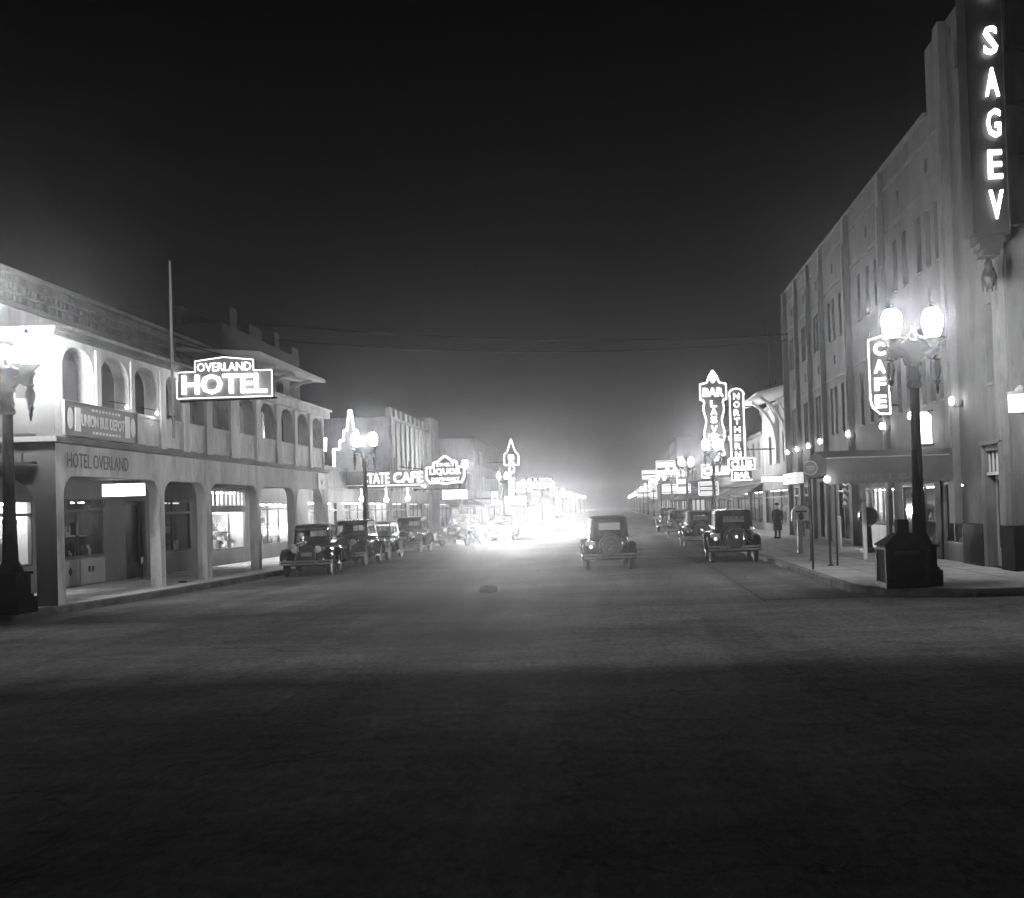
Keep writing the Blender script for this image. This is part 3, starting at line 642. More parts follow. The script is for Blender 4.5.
pieces(m, 'stay', IRON2, t)

# CAFE neon
t = thing('cafe_neon_sign', 'slanted vertical neon sign reading CAFE on the buff hotel wall', 'neon sign', (9.4, 34.0, 4.9))
cy_ = 34.0
P = [(x + .17, z) for x, z in ((8.58, 7.42), (9.24, 7.62), (9.26, 4.9), (8.9, 4.92), (8.68, 5.12), (8.6, 5.4))]
m = MB(); m.prism(P, cy_, cy_ + .2, lambda s, z, d: (s, d, z)); m.build('panel', mat('white_sign_enamel', .08, .5, var=.2, scale=3), t)
m = MB()
for i in range(len(P)): a, b = P[i], P[(i + 1) % len(P)]; m.tube([(a[0], cy_ - .03, a[1]), (b[0], cy_ - .03, b[1])], .022, 5)
m.build('border_tube', E_NEON, t)
for ch, z in zip('CAFE', (7.12, 6.52, 5.92, 5.33)): text(ch, 'letter', E_NEON, t, (9.11, cy_ - .05, z), .44, .38, 'front', .04, .03)
m = MB(); m.tube([(9.4, cy_ + .1, 7.3), (9.8, cy_ + .1, 7.3)], .03, 5); m.tube([(9.4, cy_ + .1, 5.2), (9.8, cy_ + .1, 5.2)], .03, 5); m.build('bracket', IRON, t)
t = thing('lit_box_sign', 'overexposed white lit box sign hung above the awning behind the lamp post', 'sign', (9.3, 30.5, 3.7))
m = MB(); m.prism([(9.26, 3.66), (9.72, 3.66), (9.72, 4.5), (9.6, 4.62), (9.38, 4.62), (9.26, 4.5)], 30.4, 30.6, lambda s, z, d: (s - .05, d, z)); m.build('lit_box', E_BRIGHT, t)
m = MB(); m.box((9.21, 30.38, 3.6), (9.73, 30.62, 3.655)); m.tube([(9.6, 30.5, 4.64), (9.8, 30.5, 4.7)], .02, 5); m.build('frame', IRON, t)
t = thing('corner_lit_sign', 'glaring white sign projecting from the hotel front at the right picture edge', 'sign', (9.6, 23.6, 3.8))
m = MB(); m.box((9.35, 23.4, 3.98), (11.4, 23.62, 4.38)); m.build('lit_box', E_BRIGHT, t)
m = MB(); m.box((9.33, 23.38, 4.384), (11.45, 23.64, 4.46)); 
for k in range(4): m.lathe([(.14, 0), (.14, .06), (.06, .13), (.01, .15)], 8, Matrix.Translation((9.6 + .36 * k, 23.5, 4.455)))
m.box((9.9, 23.64, 4.1), (9.98, 24.6, 4.2)); m.box((11, 23.64, 4.1), (11.08, 24.6, 4.2)); m.build('frame', SIGNGREY, t)

# canvas canopy across the sidewalk
t = thing('entrance_canopy', 'dark canvas canopy reaching from the hotel entrance to the kerb', 'canopy', (7.7, 30, .15))
cY0, cY1, cX0, cX1 = 28.6, 31.6, 6.05, 9.78
m = MB(); sec = [(cY0, 2.72), (cY0, 3.22), ((cY0 + cY1) / 2, 3.5), (cY1, 3.22), (cY1, 2.72)]
th = .03
m.loft([[(x, y, z) for y, z in sec] + [(x, y + (th if i == 0 else -th if i == 4 else 0), z - (0 if i in (0, 4) else th)) for i, (y, z) in reversed(list(enumerate(sec)))] for x in (cX0, cX1)])
m.prism([(cY0 + .03, 2.72), (cY1 - .03, 2.72), (cY1 - .03, 3.19), ((cY0 + cY1) / 2, 3.46), (cY0 + .03, 3.19)], cX0 + .002, cX0 + .03, lambda s, z, d: (d, s, z))
m.build('canvas', CANVAS, t)
m = MB(); n = 24
for k in range(n):
    a = cX0 + (cX1 - cX0) * k / n; b = cX0 + (cX1 - cX0) * (k + 1) / n
    m.prism([(a, 2.72), (b, 2.72), (b, 2.5), ((a + b) / 2, 2.46), (a, 2.5)], cY0 + .006, cY0 + .018, lambda s, z, d: (s, d, z))
m.build('valance', CANVAS, t)
text('BUFFET BAR', 'faded_lettering', mat('faded_letter', .09, .9, var=.3, scale=8), t, (7.75, cY0 - .006, 2.66), .17, 2.3, 'front', .008, .0)
m = MB(); m.tube([(cX0, cY0, 3.235), (cX1, cY0, 3.235)], .02, 5); m.build('top_rail', SIGNGREY, t)
for y in (cY0 + .1, cY1 - .1): m = MB(); m.tube([(cX0 + .05, y, .15), (cX0 + .05, y, 2.73)], .035, 8); m.lathe([(.08, .15), (.08, .18), (.04, .2)], 8, Matrix.Translation((cX0 + .05, y, 0))); m.build('post', IRON2, t)
m = MB(); m.tube([(6.3, cY0 + .1, .15), (6.3, cY0 + .1, 2.72)], .03, 8); m.build('post', IRON2, t)
t = thing('canopy_lamp', 'small bright globe lamp under the kerb end of the dark canopy', 'lamp', (6.05, 28.5, 2.75))
m = MB(); m.lathe([(.01, -.08), (.07, -.05), (.09, 0), (.06, .07), (.01, .09)], 10, Matrix.Translation((6.02, 28.42, 2.62))); m.build('globe', E_BULB, t, smooth=True)
m = MB(); m.tube([(6.02, 28.42, 2.71), (6.02, 28.6, 2.78)], .015, 5); m.build('bracket', IRON, t)

# ------------------------------------------------------------------ twin globe street lamps
def make_lamp(label):
    t = thing('street_lamp', label, 'street lamp', (0, 0, 0), group='twin globe lamps along the street')
    B = lambda mb, name, m, sm=True: mb.build(name, m, t, world=False, smooth=sm)
    m = MB()
    for w, a, b in ((.36, 0, .34), (.31, .34, .40), (.27, .40, .82), (.31, .82, .88)): m.box((-w, -w, a), (w, w, b))
    B(m, 'pedestal', LAMPIRON, False)
    m = MB(); prof = [(.26, .88), (.24, .95), (.19, 1.05), (.16, 1.12), (.135, 1.9), (.145, 1.92), (.145, 1.98), (.125, 2.02), (.112, 3.0), (.1, 4.22), (.10, 4.24), (.15, 4.27), (.16, 4.33), (.12, 4.4), (.15, 4.48), (.13, 4.55), (.1, 4.7)]
    n = 16; m.loft([[((r * (1 - (.06 if (j % 2 and 1.1 < z < 4.22) else 0))) * math.cos(2 * math.pi * j / n), (r * (1 - (.06 if (j % 2 and 1.1 < z < 4.22) else 0))) * math.sin(2 * math.pi * j / n), z) for j in range(n)] for r, z in prof])
    B(m, 'shaft', LAMPIRON)
    m = MB(); half = [(0, 4.62), (.08, 4.62), (.13, 4.8), (.22, 4.9), (.3, 4.92), (.36, 4.86), (.42, 4.93), (.52, 4.97), (.56, 5.08), (.62, 5.14), (.56, 5.17), (.42, 5.2), (.3, 5.2), (.2, 5.22), (.13, 5.3), (.08, 5.24), (0, 5.22)]
    poly = half + [(-x, z) for x, z in reversed(half[1:-1])]
    m.prism(poly, -.06, .06, lambda s, z, d: (s, d, z))
    for s in (-1, 1):
        m.tube([(s * .1, 0, 4.75), (s * .2, 0, 5.0), (s * .33, 0, 5.06), (s * .44, 0, 5.12)], .09, 8)
        m.tube([(s * .05, 0, 5.25), (s * .14, 0, 5.36), (s * .24, 0, 5.32), (s * .3, 0, 5.2)], .03, 6)
    B(m, 'bracket_arm', LAMPIRON)
    m = MB(); m.lathe([(.08, 5.2), (.1, 5.26), (.05, 5.3), (.1, 5.38), (.11, 5.42), (.05, 5.47), (.035, 5.5), (.05, 5.54), (.01, 5.62)], 12); B(m, 'finial', LAMPIRON)
    for s in (-1, 1):
        M = Matrix.Translation((s * .44, 0, 0))
        m = MB(); m.lathe([(.13, 5.1), (.15, 5.2), (.2, 5.24), (.26, 5.30), (.26, 5.315), (.12, 5.32), (.12, 5.34)], 14, M); B(m, 'collar', LAMPIRON)
        m = MB(); m.lathe([(.02, 5.335), (.12, 5.345), (.17, 5.45), (.205, 5.6), (.215, 5.71), (.2, 5.82), (.15, 5.91), (.1, 5.945)], 14, M); B(m, 'globe', E_GLOBE)
        m = MB(); m.lathe([(.105, 5.94), (.1, 5.97), (.06, 6.0), (.05, 6.03), (.01, 6.1)], 12, M); B(m, 'globe_cap', LAMPIRON)
        m = MB(); m.lathe([(.05, 5.05), (.06, 4.9), (.1, 4.86), (.05, 4.82), (.09, 4.7), (.1, 4.62), (.06, 4.48), (.05, 4.42), (.08, 4.4), (.06, 4.36), (.03, 4.28), (.045, 4.24), (.01, 4.1)], 10, Matrix.Translation((s * .5, 0, 0))); B(m, 'pendant', LAMPIRON)
    return t
lampR = make_lamp('twin globe cast iron street lamp beside the square black bin on the right corner')
lampR.location = (6.5, 21.5, .15)
lampL = place(lampR, 'twin globe cast iron street lamp at the left picture edge before the hotel corner', (-12.95, 21.35, .15))
place(lampR, 'twin globe street lamp standing in front of the neon CAFE marquee on the left', (-12.6, 50.4, .15))
place(lampR, 'twin globe street lamp just left of the LIQUOR neon sign', (-12.6, 81, .15))
place(lampR, 'twin globe street lamp whose globes cover the foot of the LAS VEGAS sign', (6.3, 64, .15))
place(lampR, 'twin globe street lamp beyond the parked cars, next past the LAS VEGAS sign', (6.3, 88, .15))
def make_far_lamp():
    t = thing('street_lamp', 'tiny far off twin globe street lamp glowing down the kerb', 'street lamp', (0, 0, 0), group='twin globe lamps along the street')
    m = MB(); m.tube([(0, 0, 0), (0, 0, .8), (0, 0, 4.7)], [.3, .13, .1], 6); m.tube([(-.44, 0, 5.3), (-.2, 0, 5.0), (0, 0, 4.8), (.2, 0, 5.0), (.44, 0, 5.3)], .06, 5); m.build('post', IRON, t, world=False)
    for s in (-1, 1):
        m = MB(); m.lathe([(.02, 5.335), (.165, 5.46), (.21, 5.7), (.12, 5.9), (.01, 6.07)], 7, Matrix.Translation((s * .44, 0, 0))); m.build('globe', E_FAR, t, world=False)
    return t
fl = make_far_lamp(); fl.location = (-12.6, 112, .15)
for X, Y in [(-12.6, y) for y in (142, 172, 204, 238, 274, 312, 352, 395)] + [(6.3, y) for y in (112, 138, 166, 196, 228, 262, 300, 342, 390, 440)]:
    place(fl, 'tiny far off twin globe street lamp glowing down the kerb', (X, Y, .15))

# ------------------------------------------------------------------ street furniture, right corner
t = thing('litter_bin', 'square black bin with a pyramid hood on the right corner', 'bin', (5.98, 20.95, .15), R(0))
bx, by = 6.08, 21.35
BINM = mat('rusty_black_iron', .018, .9, spec=.12, var=.5, scale=5)
m = MB(); m.box((5.62, 20.9, .155), (6.5, 21.7, 1.02)); m.build('body', BINM, t, bevel=.015)
m = MB(); m.loft([[(5.58, 20.86, 1.024), (6.54, 20.86, 1.024), (6.54, 21.74, 1.024), (5.58, 21.74, 1.024)], [(5.58, 20.86, 1.06), (6.54, 20.86, 1.06), (6.54, 21.74, 1.06), (5.58, 21.74, 1.06)], [(5.9, 21.15, 1.3), (6.22, 21.15, 1.3), (6.22, 21.45, 1.3), (5.9, 21.45, 1.3)]]); m.build('hood', BINM, t)
m = MB(); m.box((5.94, 21.18, 1.3), (6.18, 21.42, 1.58)); m.build('neck', BINM, t)
m = MB(); m.box((5.75, 20.892, .85), (6.3, 20.9, .93)); m.build('slot', IRON2, t)
m = MB()
for a, b, c, d in ((5.60, 6.52, .155, .26), (5.60, 6.52, .95, 1.0), (5.60, 5.68, .262, .948), (6.44, 6.52, .262, .948)): m.box((a, 20.872, c), (b, 20.897, d))
for a, b, c, d in ((20.9, 21.72, .155, .26), (20.9, 21.72, .95, 1.0), (20.9, 20.98, .262, .948), (21.64, 21.72, .262, .948)): m.box((5.592, a, c), (5.617, b, d))
m.build('mouldings', IRON, t)
t = thing('mail_box', 'pale round topped mail box on a post beside the kerb', 'mail box', (6.62, 36.2, .15))
m = MB(); m.box((6.53, 36.1, .15), (6.71, 36.3, 1.5)); m.build('post', WHITE, t, bevel=.01)
m = MB(); P = [(6.3, 1.32), (6.3, 1.6)] + [(6.62 + .32 * math.cos(R(180 - 20 * k)), 1.6 + .28 * math.sin(R(180 - 20 * k))) for k in range(1, 9)] + [(6.94, 1.6), (6.94, 1.32)]
m.prism(P, 35.85, 36.09, lambda s, z, d: (s, d, z)); m.build('box', WHITE, t)
m = MB(); m.box((6.42, 35.82, 1.62), (6.82, 35.85, 1.68)); m.prism([(6.62 + .1 * math.cos(R(30 * k)), 1.48 + .14 * math.sin(R(30 * k))) for k in range(12)], 35.835, 35.848, lambda s, z, d: (s, d, z)); m.build('slot_and_badge', LETTERD, t)
t = thing('round_sign_post', 'round sign with a pale rim on a thin post before the awning', 'sign', (5.36, 27.5, .15))
m = MB(); m.tube([(5.36, 27.5, .15), (5.36, 27.5, 2.7)], .03, 6); m.build('post', IRON, t)
Mx = Matrix.Translation((5.36, 27.45, 2.93)) @ Matrix.Rotation(R(90), 4, 'X')
m = MB(); m.lathe([(.01, -.012), (.18, -.012), (.18, .012), (.01, .012)], 20, Mx); m.build('disc', SIGNFACE, t)
m = MB(); m.tube([(5.36 + .19 * math.cos(R(18 * k)), 27.43, 2.93 + .19 * math.sin(R(18 * k))) for k in range(20)], .018, 5, closed=True); m.build('rim', SIGNGREY, t)
m = MB(); m.box((5.24, 27.425, 2.95), (5.48, 27.436, 2.98)); m.box((5.26, 27.425, 2.88), (5.46, 27.436, 2.91)); m.build('bars', SIGNGREY, t)
t = tag(MB().lathe([(.075, .15), (.07, .4), (.068, 1.85), (.06, 1.92), (.02, 1.95)], 12, Matrix.Translation((7.75, 31.3, 0))).build('post', WHITE, smooth=True), 'plain pale round post on the sidewalk left of the black bin', 'post')
for k, (X, Y, h) in enumerate(((8.7, 44.6, 1.15), (8.75, 39.3, 1.35))):
    o = MB().lathe([(.09, .15), (.08, .2), (.07, h), (.04, h + .05), (.01, h + .06)], 10, Matrix.Translation((X, Y, 0))).build('bollard', WHITE, smooth=True)
    tag(o, ('short pale post farther back near the doorway of the hotel', 'short pale post right of the barber pole')[k], 'bollard', 'short posts by the hotel wall')
t = thing('barber_pole', 'striped barber pole with a pale globe on the hotel wall', 'barber pole', (9.2, 40.2, 1.2))
m = MB(); m.lathe([(.13, 1.7), (.14, 1.76), (.11, 1.82)], 12, Matrix.Translation((9.25, 40.3, 0))); m.box((9.3, 40.25, 1.74), (9.5, 40.35, 1.8)); m.lathe([(.11, 2.48), (.13, 2.52), (.06, 2.58)], 12, Matrix.Translation((9.25, 40.3, 0))); m.build('caps', SIGNGREY, t)
bp_m = bpy.data.materials.new('barber_stripes'); bp_m.use_nodes = True; n_ = bp_m.node_tree; b_ = n_.nodes['Principled BSDF']; wv = n_.nodes.new('ShaderNodeTexWave'); wv.wave_type = 'BANDS'; wv.bands_direction = 'DIAGONAL'; wv.inputs['Scale'].default_value = 2.2; tcn = n_.nodes.new('ShaderNodeTexCoord')
crn = n_.nodes.new('ShaderNodeValToRGB'); crn.color_ramp.elements[0].color = (.1, .1, .1, 1); crn.color_ramp.elements[1].color = (.7, .7, .7, 1); crn.color_ramp.elements[0].position = .45; crn.color_ramp.elements[1].position = .5
n_.links.new(tcn.outputs['Object'], wv.inputs[0]); n_.links.new(wv.outputs['Fac'], crn.inputs[0]); n_.links.new(crn.outputs[0], b_.inputs['Base Color'])
m = MB(); m.lathe([(.09, 1.82), (.09, 2.48)], 12, Matrix.Translation((9.25, 40.3, 0))); m.build('cylinder', bp_m, t, smooth=True)
m = MB(); m.lathe([(.03, 2.575), (.1, 2.63), (.12, 2.72), (.08, 2.81), (.01, 2.85)], 12, Matrix.Translation((9.25, 40.3, 0))); m.build('globe', E_PANE, t, smooth=True)
t = thing('penny_scale', 'dark round headed weighing scale standing by the shop window', 'scale', (8.85, 35.2, .15))
m = MB(); m.box((8.6, 34.95, .15), (9.1, 35.5, .3)); m.tube([(8.85, 35.3, .3), (8.85, 35.3, 1.1)], [.16, .12], 10); m.build('base', IRON2, t)
Mx = Matrix.Translation((8.85, 35.25, 1.42)) @ Matrix.Rotation(R(90), 4, 'X')
m = MB(); m.lathe([(.01, -.1), (.3, -.1), (.34, -.05), (.34, .05), (.3, .1), (.01, .1)], 20, Mx); m.build('head', IRON2, t, smooth=True)
m = MB(); m.tube([(8.85 + .33 * math.cos(R(18 * k)), 35.14, 1.42 + .33 * math.sin(R(18 * k))) for k in range(20)], .02, 5, closed=True); m.build('rim', CHROME, t)
o = MB().lathe([(.24, 0), (.25, .04), (.235, .1), (.2, .145), (.12, .165), (.01, .17)], 18, Matrix.Translation((-3.25, 25.0, .0))).build('traffic_button', IRON, smooth=True)
tag(o, 'low dark round traffic button in the middle of the road', 'traffic button')

# ------------------------------------------------------------------ cars of the thirties
def make_car(label, paint=PAINT, style='tall', head=None, tail=None, detail=True, plate=True):
    t = thing('parked_car', label, 'car', (0, 0, 0), group='cars along the street')
    B = lambda mb, name, m, sm=True, par=None: mb.build(name, m, par or t, world=False, smooth=sm)
    rnd = style == 'round'
    hz = 1.72 if not rnd else 1.68
    # tub and bonnet
    secs = [(-1.98, .42, .58, .92), (-1.9, .54, .52, 1.02), (-1.6, .63, .47, 1.07), (-1.0, .665, .45, 1.08), (.3, .655, .45, 1.08), (.48, .60, .45, 1.08), (.62, .50, .46, 1.07), (1.1, .42, .47, 1.06), (1.62, .33, .5, 1.03), (1.68, .31, .52, 1.0)]
    rings = []
    for y, hw, zb, zt in secs:
        zc, hh = (zb + zt) / 2, (zt - zb) / 2; ring = []
        for j in range(20):
            a = 2 * math.pi * j / 20; c, s = math.cos(a), math.sin(a); e = .42
            ring.append((hw * math.copysign(abs(c) ** e, c), y, zc + hh * math.copysign(abs(s) ** e, s)))
        rings.append(ring)
    body = B(MB().loft(rings), 'body', paint)
    # louvres on the bonnet sides
    m = MB()
    for s in (-1, 1):
        for k in range(9): y = .75 + k * .09; hwk = .5 - (.17 * (y - .62) / 1.0); m.box((s * hwk, y, .72), (s * (hwk + .012), y + .03, .95))
    B(m, 'bonnet_louvres', paint, False)
    # greenhouse
    half = [(0, .47, 'w'), (.27, .47, 'w'), (.53, .45, 'p'), (.6, .41, 'p'), (.635, .34, 'p'), (.645, .28, 'd'), (.65, -.1, 'd'), (.65, -.42, 'p'), (.65, -.52, 'd'), (.65, -1.0, 'p'), (.645, -1.3, 'p'), (.61, -1.56, 'p'), (.52, -1.7, 'p'), (.36, -1.77, 'b'), (.18, -1.79, 'b'), (0, -1.79, 'b')]
    plan = [(x, y) for x, y, _ in half] + [(-x, y) for x, y, _ in reversed(half[1:-1])]
    tg = [k for _, _, k in half]; segs = []
    for i in range(len(half) - 1): segs.append(tg[i])
    segs = segs + list(reversed(segs))
    back = .30 if rnd else .12; wsr = .22 if rnd else .1
    lv = [(1.06, 0), (1.14, .12), (hz - .2, .8), (hz - .12, .92), (hz - .04, 1.08), (hz, 1.6), (hz + .02, 3.2)]
    pts = []
    for z, k in lv:
        row = []
        for x, y in plan:
            tx = 1 - .09 * min(k, 1.0) - (.16 * (k - 1) if k > 1 else 0)
            yy = y
            if y > 0: yy = y - wsr * min(k, 1.2) * y / .47
            if y < -1.2: yy = y + back * min(k, 1.2) * (-1.2 - y) / .59
            if k > 1: yy = -.65 + (yy + .65) * (1 - .13 * (k - 1))
            row.append((x * tx, yy, z))
        pts.append(row)
    n = len(plan); shell = MB(); gl = MB(); roof = MB()
    for i in range(len(lv) - 1):
        for j in range(n):
            q = [pts[i][j], pts[i][(j + 1) % n], pts[i + 1][(j + 1) % n], pts[i + 1][j]]
            k = segs[j]
            zt_b = i == 1
            tgt = gl if (zt_b and k in 'wdb') else (roof if i >= 4 else shell)
            tgt.add(q, [(0, 1, 2, 3)])
    roof.add(pts[-1], [tuple(range(n))])
    B(shell, 'cabin', paint); pieces(gl, 'window_glass', GLASS, t, world=False); B(roof, 'roof', TOP if not rnd else paint)
    m = MB(); m.box((-.5, -1.0, 1.0), (.5, -.75, 1.28)); m.box((-.5, -.2, 1.0), (.5, -.05, 1.25)); B(m, 'seats', TOP, False)
    if not rnd:
        m = MB(); m.prism([(.36, hz - .13), (.6, hz - .21), (.61, hz - .19), (.38, hz - .09)], -.56, .56, lambda s, z, d: (d, s, z)); B(m, 'sun_visor', paint, False)
    # mouldings
    m = MB()
    for s in (-1, 1): m.tube([(s * .66, -1.5, 1.06), (s * .675, -.6, 1.075), (s * .665, .3, 1.075), (s * .5, .62, 1.05), (s * .34, 1.6, .99)], .012, 4)
    B(m, 'belt_moulding', paint, False)
    # fenders
    def fender(path, s, flare=0):
        rings = []
        for i, (y, z, xi, xo) in enumerate(path):
            a = path[max(i - 1, 0)]; b = path[min(i + 1, len(path) - 1)]; ty, tz = b[0] - a[0], b[1] - a[1]; l = math.hypot(ty, tz); ny, nz = -tz / l, ty / l
            if nz < 0 and abs(ny) < .2: ny, nz = -ny, -nz
            cy0, cz0 = path_c
            if (y - cy0) * ny + (z - cz0) * nz < 0: ny, nz = -ny, -nz
            prof = [(xi, -.02), (xi + (xo - xi) * .3, .035), (xi + (xo - xi) * .65, .04), (xo - .03, .0), (xo, -.07), (xo - .012, -.075), (xo - .05, -.02), (xi + (xo - xi) * .5, .01), (xi, -.045)]
            rings.append([(s * x, y + ny * d, z + nz * d) for x, d in prof])
        return MB().loft(rings)
    for s in (-1, 1):
        path_c = (1.35, .3)
        fp = [(1.93, .40, .42, .8), (1.94, .55, .4, .84), (1.87, .70, .36, .86), (1.70, .83, .34, .87), (1.45, .895, .36, .87), (1.2, .87, .4, .87), (.98, .78, .46, .87), (.78, .65, .52, .87), (.6, .52, .58, .86), (.42, .42, .6, .85), (.25, .375, .6, .84)]
        B(fender(fp, s), 'front_fender', paint)
        path_c = (-1.25, .3)
        rp = [(-.72, .37, .6, .84), (-.74, .5, .6, .85), (-.84, .68, .58, .86), (-1.0, .81, .56, .87), (-1.25, .87, .54, .87), (-1.5, .82, .52, .87), (-1.72, .68, .48, .86), (-1.85, .5, .46, .84), (-1.92, .38, .46, .82)]
        B(fender(rp, s), 'rear_fender', paint)
        m = MB(); m.box((s * .6, -.74, .325), (s * .85, .3, .365)); B(m, 'running_board', paint, False)
        m = MB(); m.box((s * .6, -.74, .345), (s * .862, .28, .372)) if False else m.box((s * .852, -.74, .335), (s * .862, .28, .36)); B(m, 'running_board_trim', CHROME, False)
        for wy in (1.35, -1.25):
            Mw = Matrix.Translation((s * .7, wy, .37)) @ Matrix.Rotation(R(90), 4, 'Y')
            m = MB(); m.lathe([(.25, -.06), (.31, -.075), (.355, -.06), (.37, -.03), (.37, .03), (.355, .06), (.31, .075), (.25, .06)], 22, Mw)
            wh = B(m, 'wheel', RUBBER)
            m = MB(); m.lathe([(.245, .045), (.255, .05), (.255, -.05), (.245, -.045)], 20, Mw); m.lathe([(.01, .05), (.07, .045), (.08, -.02), (.01, -.02)], 12, Mw) if s > 0 else m.lathe([(.01, -.05), (.07, -.045), (.08, .02), (.01, .02)], 12, Mw)
            for k in range(12):
                a = 2 * math.pi * k / 12; p = Mw @ Vector((.05 * math.cos(a), .05 * math.sin(a), s * .02)); q = Mw @ Vector((.25 * math.cos(a), .25 * math.sin(a), s * .03)); m.tube([p, q], .013, 4)
            B(m, 'rim', PAINT2 if not rnd else SIGNGREY, True, wh)
        Mh = Matrix.Translation((s * .37, 1.72, .9)) @ Matrix.Rotation(R(-90), 4, 'X')
        m = MB(); m.lathe([(.01, -.2), (.06, -.18), (.11, -.1), (.135, -.01), (.14, .01), (.125, .012)], 16, Mh); m.tube([(s * .37, 1.62, .9), (s * .4, 1.55, .72)], .025, 5)
        hl = B(m, 'headlight', CHROME if not rnd else paint)
        m = MB(); m.lathe([(.13, .008), (.1, .03), (.01, .045)], 16, Mh); B(m, 'lens', head or LENS, True, hl)
    # radiator
    m = MB(); P = [(-.31, .48), (.31, .48), (.31, .92), (.24, 1.02), (0, 1.07), (-.24, 1.02), (-.31, .92)]
    m.prism([(x * .86, .5 + (z - .48) * .9) for x, z in P], 1.69, 1.73, lambda s, z, d: (s, d, z)); g = B(m, 'radiator_core', IRON2, False)
    m = MB(); m.tube([(x * .97, 1.735, z) for x, z in P[1:]] , .03, 6); m.tube([(P[0][0] * .97, 1.735, P[0][1]), (P[-1][0] * .97, 1.735, P[-1][1])], .03, 6); m.lathe([(.03, 1.07), (.045, 1.1), (.02, 1.15), (.01, 1.19)], 8, Matrix.Translation((0, 1.7, 0)))
    m.tube([(-.36, 1.68, .82), (.36, 1.68, .82)], .02, 6); B(m, 'radiator_shell', CHROME)
    for yb, nm in ((2.12, 'front_bumper'), (-2.14, 'rear_bumper')):
        m = MB(); sg = 1 if yb > 0 else -1
        for z in (.44, .53):
            rings = []
            for k in range(13):
                x = -.84 + 1.68 * k / 12; yy = yb - sg * .14 * (x / .84) ** 4
                rings.append([(x, yy - .012, z - .03), (x, yy + .012, z - .03), (x, yy + .012, z + .03), (x, yy - .012, z + .03)])
            m.loft(rings)
        for x in (-.35, .35): m.box((x - .03, yb - sg * .25, .45), (x + .03, yb - sg * .01, .52))
        B(m, nm, CHROME, False)
    # spare wheel at the back
    Ms = Matrix.Translation((0, -2.05, .82)) @ Matrix.Rotation(R(78 if rnd else 90), 4, 'X')
    m = MB(); m.lathe([(.25, -.06), (.31, -.07), (.355, -.06), (.37, -.02), (.37, .02), (.355, .06), (.31, .07), (.25, .06)], 22, Ms); sw = B(m, 'spare_wheel', RUBBER)
    m = MB(); m.tube([Ms @ Vector((.27 * math.cos(R(18 * k)), .27 * math.sin(R(18 * k)), .062)) for k in range(20)], .014, 5, closed=True); m.lathe([(.01, .09), (.08, .08), (.1, .03)], 12, Ms)
    for k in range(10): a = 2 * math.pi * k / 10; m.tube([Ms @ Vector((.06 * math.cos(a), .06 * math.sin(a), .06)), Ms @ Vector((.26 * math.cos(a), .26 * math.sin(a), .04))], .014, 4)
    B(m, 'rim', CHROME, True, sw)
    m = MB(); m.lathe([(.01, 0), (.05, .0), (.055, .04), (.02, .08)], 10, Matrix.Translation((-.62, -1.98, .78)) @ Matrix.Rotation(R(90), 4, 'X')); m.tube([(-.62, -1.97, .78), (-.6, -1.8, .74)], .015, 4); tl = B(m, 'tail_lamp', tail or LENS)
    m = MB(); m.box((-.78, -2.0, .82), (-.48, -1.985, .95)); B(m, 'rear_plate', SIGNGREY, False)
    m = MB(); m.box((-.17, 1.775, .68), (.17, 1.787, .8)); B(m, 'front_plate', SIGNGREY, False)
    # door handles and underside
    m = MB()
    for s in (-1, 1):
        for y in (-.4, -.95): m.box((s * .66, y, .98), (s * .70, y + .1, 1.0))
    B(m, 'door_handles', CHROME, False)
    m = MB(); m.box((-.45, -1.8, .34), (.45, 1.6, .5)); m.tube([(-.68, 1.35, .36), (.68, 1.35, .36)], .04, 6); m.tube([(-.68, -1.25, .36), (.68, -1.25, .36)], .05, 6); B(m, 'chassis', IRON2, False)
    return t
PI = math.pi
carT = make_car('tall dark sedan facing us, first of the row before the arcade', PAINT, 'tall')
carT.location = (-10.72, 35.35, 0); carT.rotation_euler = (0, 0, PI + R(9))
carS = make_car('dark rounded sedan seen from behind, nearest at the right kerb', PAINT, 'round', tail=E_TAIL)
carS.scale = (1.07, 1.07, 1.07); carS.location = (4.06, 35.9, 0); carS.rotation_euler = (0, 0, R(-2))
place(carS, 'dark rounded sedan facing us, second of the left row', (-10.6, 40.2, 0), PI + R(2))
carB = make_car('tall grey sedan facing us, third of the left row', PAINT2, 'tall')
carB.location = (-10.65, 44.7, 0); carB.rotation_euler = (0, 0, PI + R(1)); carB.scale = (1, 1.04, .97)
place(carS, 'dark rounded sedan facing us, fourth of the left row with bright fender line', (-10.6, 51.3, 0), PI + R(1))
place(carT, 'boxy dark sedan seen from behind, second at the right kerb', (3.85, 47.5, 0), 0)
place(carT, 'boxy dark sedan seen from behind, third at the right kerb', (3.9, 63, 0), R(-1))
place(carS, 'rounded dark sedan seen from behind, fourth at the right kerb', (3.9, 76, 0), R(-1))
place(carS, 'rounded dark sedan facing us in the lane left of the headlight glare', (-9.2, 59.5, 0), PI - R(9))
carG = make_car('lone dark sedan driving away in the middle of the street', PAINT, 'tall', tail=E_TAIL)
carG.name = 'moving_car'; XF['moving_car'] = Matrix.Identity(4)
carG.location = (-.35, 33.6, 0); carG.rotation_euler = (0, 0, R(4))
carH = make_car('oncoming car with glaring headlights, nearer of the two', PAINT, 'round', head=E_HEAD)
carH.name = 'oncoming_car'; XF['oncoming_car'] = Matrix.Identity(4)
carH.location = (-7.4, 66.0, 0); carH.rotation_euler = (0, 0, PI + R(2))
place(carH, 'oncoming car with glaring headlights, farther and nearer the street centre', (-4.6, 84, 0), PI + R(1))

